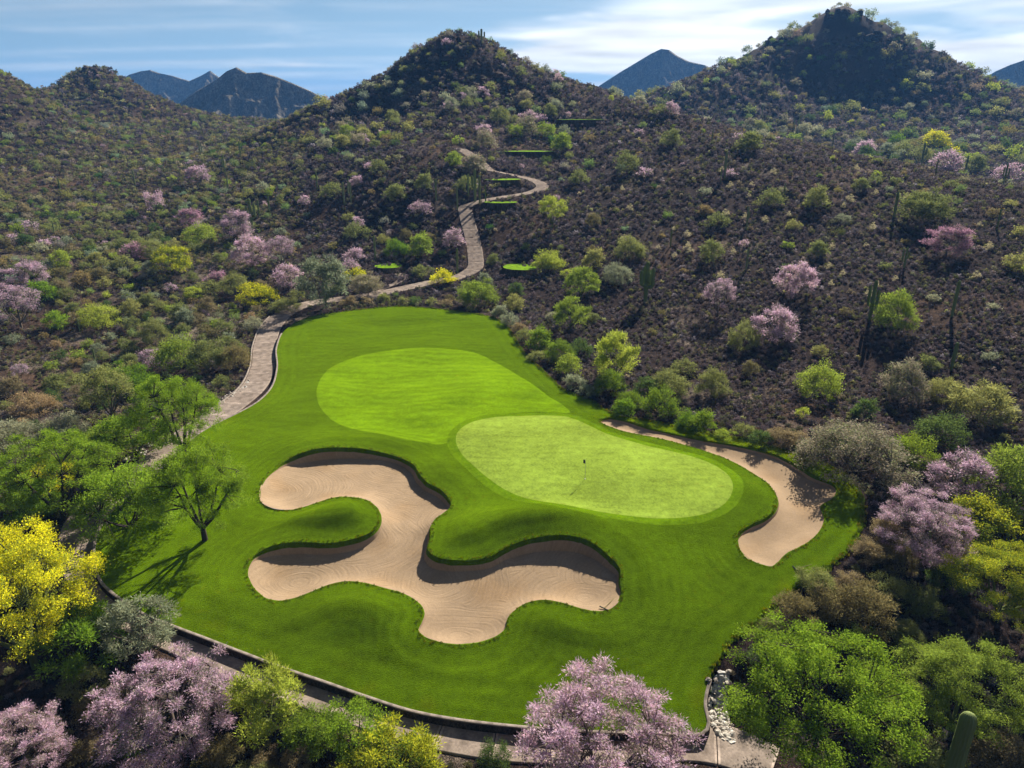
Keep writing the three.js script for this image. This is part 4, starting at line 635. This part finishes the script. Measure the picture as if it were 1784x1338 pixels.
// shrubs around the winding path and the tees
[['green', 690, 445, 56], ['fresh', 735, 445, 50], ['olive', 735, 480, 40], ['pink', 790, 430, 44], ['blush', 845, 258, 46], ['blush', 828, 300, 52], ['olive', 815, 330, 44], ['fresh', 790, 290, 30], ['pink', 733, 372, 40], ['olive', 690, 350, 44], ['olive', 1010, 320, 40], ['blush', 915, 238, 52], ['fresh', 950, 238, 40], ['fresh', 980, 262, 40], ['pink', 922, 210, 36], ['olive', 960, 205, 32], ['olive', 870, 215, 40], ['pink', 620, 455, 40], ['olive', 620, 415, 50], ['pink', 625, 398, 24], ['olive', 580, 345, 50], ['pink', 622, 325, 28], ['pink', 610, 475, 40], ['pink', 530, 358, 26], ['olive', 660, 300, 36], ['olive', 740, 330, 36], ['olive', 1150, 200, 36], ['pink', 1170, 205, 36], ['pink', 1125, 308, 26], ['yellow', 1627, 258, 50], ['green', 1562, 252, 34], ['yellow', 1664, 275, 22], ['sage', 1490, 260, 36], ['pink', 1505, 272, 40], ['olive', 1575, 275, 44], ['pink', 1645, 300, 56], ['pink', 1755, 315, 50], ['olive', 1700, 300, 40], ['pink', 1270, 308, 24], ['olive', 1170, 255, 40], ['olive', 1090, 300, 50], ['olive', 1500, 330, 34], ['olive', 1250, 395, 46], ['olive', 1240, 455, 44], ['fresh', 1372, 432, 24], ['olive', 1425, 445, 40]].forEach(([k, x, y, w], i) => { const r = x > 1460 && y < 320 ? 'behind the crest of the dark slope' : x > 1060 ? 'on the dark slope beside the fairway' : 'among the tees and bends of the winding path'; seen(k, x, y, w, `${KINDS[k].words} shrub ${r}`, { h: [0.95, 1.1, 0.85][i % 3], tint: k === 'pink' ? 0 : 1, group: `shrubs ${r}` }); });

// ------------------------------------------------------------------ saguaros
function ribbed(pts, radii, seg, ribs) { const P_ = [], I_ = [], n = pts.length; for (let i = 0; i < n; i++) { const a = pts[Math.max(0, i - 1)], c = pts[Math.min(n - 1, i + 1)], t = new THREE.Vector3().subVectors(c, a).normalize(), u = new THREE.Vector3(0.2, 0.05, 0.97).cross(t).normalize(), v = new THREE.Vector3().crossVectors(t, u); for (let k = 0; k < seg; k++) { const w = k / seg * 6.2832, R = radii[i] * (1 + 0.13 * Math.cos(w * ribs)); P_.push(pts[i].x + (u.x * Math.cos(w) + v.x * Math.sin(w)) * R, pts[i].y + (u.y * Math.cos(w) + v.y * Math.sin(w)) * R, pts[i].z + (u.z * Math.cos(w) + v.z * Math.sin(w)) * R); } } for (let i = 0; i < n - 1; i++) for (let k = 0; k < seg; k++) { const a = i * seg + k, c = i * seg + (k + 1) % seg; I_.push(a, a + seg, c, c, a + seg, c + seg); } const g = new THREE.BufferGeometry(); g.setAttribute('position', new THREE.Float32BufferAttribute(P_, 3)); g.setIndex(I_); g.computeVertexNormals(); return g; }
const column = (() => { const pts = [], rad = []; for (const t of [0, 0.1, 0.2, 0.3, 0.4, 0.5, 0.6, 0.7, 0.8, 0.88, 0.92, 0.94, 0.955, 0.968, 0.98, 0.99, 0.996, 1]) { pts.push(new THREE.Vector3(0, t - 0.03, 0)); rad.push(0.036 * (0.78 + 0.3 * Math.sin(Math.min(1, t * 1.35) * 2.1)) * (t > 0.94 ? Math.sqrt(Math.max(0.001, 1 - ((t - 0.94) / 0.06) ** 2)) : 1)); } return ribbed(pts, rad, 40, 14); })();
const armGeo = (h, len, out) => { const pts = [], rad = []; for (let i = 0; i <= 12; i++) { const t = i / 12, a = Math.min(1, t / 0.45) * Math.PI / 2; pts.push(new THREE.Vector3(0.03 + Math.sin(a) * out, h + (1 - Math.cos(a)) * out * 0.8 + Math.max(0, t - 0.45) / 0.55 * len, 0)); rad.push(0.03 * (t < 0.12 ? 0.75 : 1) * (t > 0.88 ? Math.sqrt(Math.max(0.003, 1 - ((t - 0.88) / 0.12) ** 2)) : 1)); } return ribbed(pts, rad, 30, 10); };
const arms = [armGeo(0.42, 0.3, 0.085), armGeo(0.5, 0.2, 0.075), armGeo(0.36, 0.42, 0.095)];
M.saguaro = [[0.19, 0.23, 0.085], [0.22, 0.245, 0.115], [0.16, 0.2, 0.075]].map((c) => matte({ color: col(...c), roughness: 0.9 }));
function saguaro(px, py, hpx, nArms, label, group, fat = 1) {
  const m = march(px, py, surfaceY); if (!m) return; const dep = Math.asin(clamp(CAM_Y / Math.hypot(m.x, CAM_Y, m.z), -1, 1)), h = hpx * m.mpp / Math.cos(dep), t = thing('saguaro_cactus', label, 'cactus', [m.x, surfaceY(m.x, m.z), m.z], group), mat = M.saguaro[Math.floor(rnd() * 3)];
  t.scale.set(h * fat, h, h * fat); t.rotation.y = rr(0, 6.28); part('column', column, mat, t); for (let k = 0; k < nArms; k++) { const a = part('arm', arms[(k + px) % 3], mat, t); a.rotation.y = k / nArms * 6.28 + rr(-0.5, 0.5); } keepOut.push([m.x, m.z, 0.6]);
}
saguaro(1636, 1425, 190, 0, 'tall bare saguaro column rising in front of the wide olive tree', undefined, 1.25);
saguaro(1606, 985, 62, 0, 'stubby saguaro beside the yellow topped palo verde', undefined, 1.3);
saguaro(1622, 1362, 50, 0, 'short dark saguaro next to the tall bare foreground column', undefined, 1.2);
saguaro(1657, 556, 68, 0, 'single column saguaro casting a long shadow down the dark slope', undefined, 1.0);
saguaro(1657, 645, 50, 0, 'shorter saguaro column below the one with the long shadow', undefined, 1.4);
saguaro(1514, 560, 72, 2, 'saguaro with raised arms beside the yellow green bush', undefined, 1);
saguaro(1124, 528, 72, 5, 'many armed saguaro on the dark slope in front of an olive tree', undefined, 1.15);
saguaro(940, 124, 22, 0, 'lone saguaro on the skyline ridge of the rocky hill', undefined, 1.5);
saguaro(839, 76, 24, 2, 'bushy armed saguaro on the skyline beside the rocky summit', undefined, 1.8);
[[600, 358, 40, 0], [612, 352, 34, 1], [553, 330, 30, 0], [350, 275, 28, 1], [420, 276, 30, 0], [392, 302, 32, 1], [398, 332, 28, 0], [440, 402, 56, 2], [470, 372, 34, 0], [452, 378, 30, 0], [546, 458, 26, 0], [654, 452, 42, 0], [545, 186, 22, 0], [560, 172, 18, 0], [571, 172, 20, 1], [660, 254, 28, 0], [702, 238, 22, 0], [760, 352, 40, 0], [797, 366, 40, 0], [828, 352, 56, 1], [836, 354, 48, 0], [846, 352, 30, 0], [816, 340, 36, 0], [866, 214, 26, 0], [876, 212, 24, 1], [797, 476, 44, 0], [608, 340, 30, 0], [236, 326, 30, 0], [106, 336, 26, 0], [96, 410, 26, 0], [168, 640, 34, 0], [140, 580, 26, 0]].forEach(([x, y, h, a]) => saguaro(x, y, h, a, a ? 'slim saguaro with arms on the slopes of the rocky hill' : 'slim saguaro column without arms on the slopes around the valley', a ? 'armed saguaros around the valley' : 'bare saguaros around the valley'));
[[1262, 312, 46, 1], [1255, 318, 24, 0], [1556, 384, 50, 0], [1390, 232, 30, 1], [1450, 256, 22, 0], [1382, 228, 22, 0], [1605, 286, 36, 1], [1680, 306, 34, 0], [1748, 322, 36, 2], [1327, 205, 22, 0], [1300, 400, 40, 1], [1168, 430, 30, 0], [1365, 345, 26, 0], [1736, 400, 36, 0], [1300, 470, 40, 0], [1574, 470, 40, 3], [1630, 302, 24, 0], [1240, 250, 24, 0]].forEach(([x, y, h, a]) => saguaro(x, y, h, a, a ? 'saguaro with arms on the dark slope and its crest' : 'bare saguaro column on the dark slope and its crest', a ? 'armed saguaros on the dark slope' : 'bare saguaros on the dark slope'));

// ------------------------------------------------------------------ boulders and cholla
for (let k = 0; k < 90; k++) { const spots = [[800, 70, 34, 22], [835, 110, 28, 40], [770, 100, 40, 30], [845, 150, 36, 26], [1462, 20, 40, 16], [1500, 60, 60, 40], [1350, 68, 16, 10], [170, 122, 24, 12], [1560, 62, 40, 20]], s = spots[k % spots.length], m = march(s[0] + gauss(rnd) * s[2], s[1] + Math.abs(gauss(rnd)) * s[3], surfaceY); if (!m || m.t < 120) continue; const w = rr(1.4, 5.2), where = m.x > 60 ? 'on the summit of the tall hill' : m.x < -60 ? 'on the top of the rounded hill beyond the flat' : 'on the summit of the rocky hill', tone = Math.floor(rnd() * 4), o = new THREE.Mesh(rockGeos[k % 5], M.boulder[tone]); o.name = numbered('boulder'); o.position.set(m.x, surfaceY(m.x, m.z) + w * 0.1, m.z); o.scale.set(w, w * rr(0.8, 1.3), w); o.rotation.set(rr(-0.3, 0.3), rr(0, 6), rr(-0.3, 0.3)); o.userData = { label: `${['dark brown', 'brown', 'blackish', 'pale grey'][tone]} angular boulder ${where}`, category: 'boulder', group: `boulders ${where}` }; scene.add(shade(o)); }
M.cholla = leafMat([0.62, 0.56, 0.34], 0.2);
const chollaGeo = protoPlant({ seed: 91, tree: false, H: 0.9, clumps: 12, leaves: 420, leaf: 0.07, sides: 3 });
for (let k = 0; k < 46; k++) { const m = march(rr(1080, 1784), rr(290, 520), surfaceY); if (!m || m.z < -250) continue; const w = rr(0.9, 1.7), t = thing('cholla_cactus', 'small pale straw coloured cholla dotted on the dark slope', 'cactus', [m.x, surfaceY(m.x, m.z), m.z], 'cholla on the dark slope'); t.scale.set(w, w, w); t.rotation.y = rr(0, 6.28); part('stems', chollaGeo.trunk, bark.pale, t); part('crown', chollaGeo.all, M.cholla, t); keepOut.push([m.x, m.z, 0.6]); }

// ------------------------------------------------------------------ scattered shrubs: the largest ones one by one, the rest as ground cover
const cellOf = new Map(); const ckey = (x, z) => Math.floor(x / 8) * 100003 + Math.floor(z / 8);
const addKeep = (k) => { const r = k[2]; for (let a = Math.floor((k[0] - r) / 8); a <= Math.floor((k[0] + r) / 8); a++) for (let b = Math.floor((k[1] - r) / 8); b <= Math.floor((k[1] + r) / 8); b++) { const q = a * 100003 + b; if (!cellOf.has(q)) cellOf.set(q, []); cellOf.get(q).push(k); } };
keepOut.forEach(addKeep);
const blocked = (x, z, r) => { for (const k of cellOf.get(ckey(x, z)) ?? []) if ((k[0] - x) ** 2 + (k[1] - z) ** 2 < (k[2] + r) ** 2) return true; return false; };
const clear = (x, z, r) => sdfC(x, z) > 0.5 + r * 0.7 && toPath(x, z).d > PATH_W / 2 + 0.25 + r * 0.7;
function project(x, y, z) { const dy = y - CAM_Y, f = -z * CP - dy * SP, v = -z * SP * 1 + dy * CP; return { t: f, px: PW / 2 + x / f * FPX, py: PH / 2 - v / f * FPX }; }
function shown(x, y, z) { const p = project(x, y, z); if (p.t < 8 || p.px < -60 || p.px > PW + 60 || p.py < -40 || p.py > PH + 60) return false; for (let t = 0.3; t < 0.985; t += 0.03) if (CAM_Y + (y + 1.5 - CAM_Y) * t < landY(x * t, z * t)) return false; return true; }
const zones = (x, y, z) => { const d = -z, p = project(x, y, z); if (d > 285 && x > 35) return 'tall'; if (x < -45 - Math.max(0, d - 150) * 0.22) return d > 175 ? 'rounded' : 'flat'; if (p.px > 870 - (d > 200 ? -130 : 0) && d < 310) return 'dark'; if (d > 128) return d < 215 ? 'foot' : 'rocky'; return x < 0 ? 'flat' : 'wash'; };
const ZONE = {
  tall: { where: 'on the flank of the tall hill', mix: { olive: 40, sage: 24, dark: 14, blush: 8, fresh: 4 }, size: [3.0, 8.0], space: 8.5 },
  foot: { where: 'on the lower slope of the rocky hill', mix: { olive: 42, sage: 22, dark: 14, fresh: 3, pink: 5, rust: 12 }, size: [1.5, 3.6], space: 9 },
  rounded: { where: 'on the brushy hillside across the flat', mix: { olive: 52, sage: 14, fresh: 5, dark: 14, pink: 3, tan: 8, blush: 6 }, size: [1.5, 3.5], space: 4.8 },
  flat: { where: 'on the flat beyond the path', mix: { olive: 42, sage: 14, fresh: 9, rust: 16, tan: 12, pink: 3, dark: 6 }, size: [1.6, 3.8], space: 3.6 },
  dark: { where: 'scattered on the dark slope', mix: { olive: 46, sage: 16, fresh: 8, rust: 18, pink: 3, dark: 6 }, size: [1.5, 3.6], space: 12.5 },
  rocky: { where: 'on the flanks of the rocky hill', mix: { olive: 42, sage: 26, dark: 8, fresh: 6, pink: 6, blush: 8 }, size: [2.4, 5.6], space: 7.0 },
  wash: { where: 'near the shaded wash', mix: { rust: 30, olive: 30, tan: 18, dark: 14, sage: 10 }, size: [1.2, 2.6], space: 3.6 },
};
const cand = [];
for (let k = 0; k < 60000; k++) {
  const d = 24 + Math.pow(rnd(), 0.6) * 500, x = (rnd() - 0.5) * 1.62 * (d + 14), z = -d, l = landY(x, z); if (!clear(x, z, 1.2)) continue;
  const zn = zones(x, l, z), Z = ZONE[zn], n = fbm(x / 35, z / 35, 2, 300); const w = lerp(Z.size[0], Z.size[1], Math.pow(rnd(), 1.8)) * (1 + n * 0.3), sp = Z.space * clamp(1 - n * 1.3 - fbm(x / 14, z / 14, 2, 310) * 0.7, 0.5, 2.2) * (0.75 + d * 0.0008);
  if (blocked(x, z, sp * 0.5) || !shown(x, l, z)) continue; addKeep([x, z, sp * 0.5]);
  let u = rnd() * Object.values(Z.mix).reduce((a, b) => a + b), kind = 'olive'; for (const [q, v] of Object.entries(Z.mix)) if ((u -= v) < 0) { kind = q; break; }
  cand.push({ x, z, w, kind, zn, d, show: w / d });
}
cand.sort((a, b) => b.show - a.show);
const perName = {}, restShrubs = [];
for (const c of cand) { const K = KINDS[c.kind], tree = ['pink', 'blush', 'fresh'].includes(c.kind) && c.w > 2.4, nm = K.name; perName[nm] = (perName[nm] ?? 0) + 1; if (perName[nm] > 235) { restShrubs.push(c); continue; } const tint = ['rounded', 'flat'].includes(c.zn) && rnd() < 0.6 ? 1 : Math.floor(rnd() * 3), big = c.w > 3.1 ? 'large ' : c.w < 2.2 ? 'small ' : ''; plant(c.kind, c.x, c.z, c.w, rr(0.8, 1.15), trim16(`${big}${['', 'dull ', 'pale '][tint]}${K.words} shrub ${ZONE[c.zn].where}${nearLandmark(c.x, c.z, 11)}`), `shrubs ${ZONE[c.zn].where}`, { tint, tree }); }
console.log('shrubs', cand.length, JSON.stringify(perName), 'rest', restShrubs.length);
function cover(name, label, geo, mat, list) { const im = new THREE.InstancedMesh(geo, mat, list.length), m4 = new THREE.Matrix4(), q = new THREE.Quaternion(), e = new THREE.Euler(), s = new THREE.Vector3(), p = new THREE.Vector3(); list.forEach((c, i) => { e.set(rr(-0.12, 0.12), rr(0, 6.28), rr(-0.12, 0.12)); q.setFromEuler(e); p.set(c.x, surfaceY(c.x, c.z) - 0.02, c.z); s.set(c.w, c.w * rr(0.75, 1.2), c.w); im.setMatrixAt(i, m4.compose(p, q, s)); im.setColorAt(i, c.c); }); im.name = numbered(name); im.userData = { kind: 'stuff', label, category: 'ground cover' }; im.castShadow = im.receiveShadow = true; scene.add(im); }
const white = leafMat([1, 1, 1], 0.35);
if (restShrubs.length) cover('hillside_shrubs', 'mass of small olive and grey shrubs covering the far hillsides', lots.farBush[1].all, white, restShrubs.map((c) => ({ ...c, c: col(...KINDS[c.kind].leaf.map((v) => v * rr(0.8, 1.2))) })));
// knee high brush everywhere between
const brush = { near: [], far: [] }, tones = { dark: [[0.112, 0.085, 0.09], [0.09, 0.07, 0.078], [0.125, 0.1, 0.09], [0.1, 0.098, 0.055], [0.135, 0.118, 0.126]], green: [[0.185, 0.175, 0.065], [0.155, 0.16, 0.065], [0.18, 0.15, 0.095], [0.145, 0.15, 0.05], [0.165, 0.125, 0.08]] };
for (let d = 24; d < 470;) {
  const s = clamp(d * 0.0064, 0.68, 3.0);
  for (let x = -(0.76 * d + 14); x < 0.76 * d + 14; x += s) {
    const px = x + rr(-0.45, 0.45) * s, pz = -d + rr(-0.45, 0.45) * s, n = fbm(px / 9, pz / 9, 2, 330); if (rnd() > 0.74 + n * 1.3) continue; if (!clear(px, pz, 0.3)) continue; const l = landY(px, pz); if (!shown(px, l, pz)) continue;
    const zn = zones(px, l, pz); if ((zn === 'flat' || zn === 'wash') && rnd() > 0.65 + n * 1.2) continue; const t = tones[zn === 'dark' || zn === 'tall' || zn === 'rocky' || zn === 'foot' ? (rnd() < 0.85 ? 'dark' : 'green') : rnd() < 0.3 ? 'dark' : 'green'], b = t[Math.floor(rnd() * 5)], f = rr(0.7, 1.3) * (rnd() < 0.06 ? 2 : 1);
    brush[d < 75 ? 'near' : 'far'].push({ x: px, z: pz, w: s * rr(0.6, 1.35), c: col(b[0] * f, b[1] * f, b[2] * f) });
  }
  d += s * 0.95;
}
const tuftNear = protoPlant({ seed: 81, tree: false, H: 0.62, clumps: 22, leaves: 320, leaf: 0.075, thin: true, sides: 3 }), tuftFar = protoPlant({ seed: 82, tree: false, H: 0.62, clumps: 14, leaves: 84, leaf: 0.15, sides: 3 });
console.log('brush', brush.near.length, brush.far.length);
cover('low_brush', 'knee high brown and olive brush on the ground around the hole', tuftNear.all, white, brush.near);
cover('low_brush', 'knee high purple brown brush dotting the slopes and hills', tuftFar.all, white, brush.far);

// ragged grass along the bunker lips and the outer edge of the turf
{
  const P_ = [], C_ = [], r = mulberry(5); for (let k = 0; k < 16; k++) { const a = r() * 6.28, R = Math.sqrt(r()) * 0.5, x = Math.cos(a) * R, z = Math.sin(a) * R, b = r() * 6.28, h = 0.5 + 0.5 * r(), l = 0.35 * (r() - 0.2), w = 0.09; P_.push(x - Math.cos(b) * w, 0, z - Math.sin(b) * w, x + Math.cos(b) * w, 0, z + Math.sin(b) * w, x + Math.cos(a) * l, h, z + Math.sin(a) * l); const v = 0.75 + 0.5 * r(); for (let q = 0; q < 3; q++) C_.push(v * 1.05, v, v); }
  const g = new THREE.BufferGeometry(); g.setAttribute('position', new THREE.Float32BufferAttribute(P_, 3)); g.setAttribute('color', new THREE.Float32BufferAttribute(C_, 3)); g.computeVertexNormals();
  const list = []; for (const [poly, w0, per] of [[BUNKER1, 0.14, 6], [BUNKER2, 0.14, 6], [COURSE, 0.26, 6]]) for (const p of poly) for (let k = 0; k < per; k++) { const x = p[0] + rr(-0.28, 0.28), z = p[1] + rr(-0.28, 0.28); if (poly !== COURSE && bil(F.b, x, z) < 0.0) continue; if (poly === COURSE && (bil(F.c, x, z) > 0.15 || toPath(x, z).d < 3.6)) continue; const f = rr(0.7, 1.25), d = rnd() < 0.3 ? 1.7 : 1; list.push({ x, z, w: w0 * rr(0.6, 1.4), c: col(0.12 * f * d, 0.19 * f, 0.006) }); }
  cover('grass_fringe', 'ragged longer grass on the bunker lips and turf edge', g, white, list); console.log('fringe', list.length);
}

renderer.render(scene, camera);
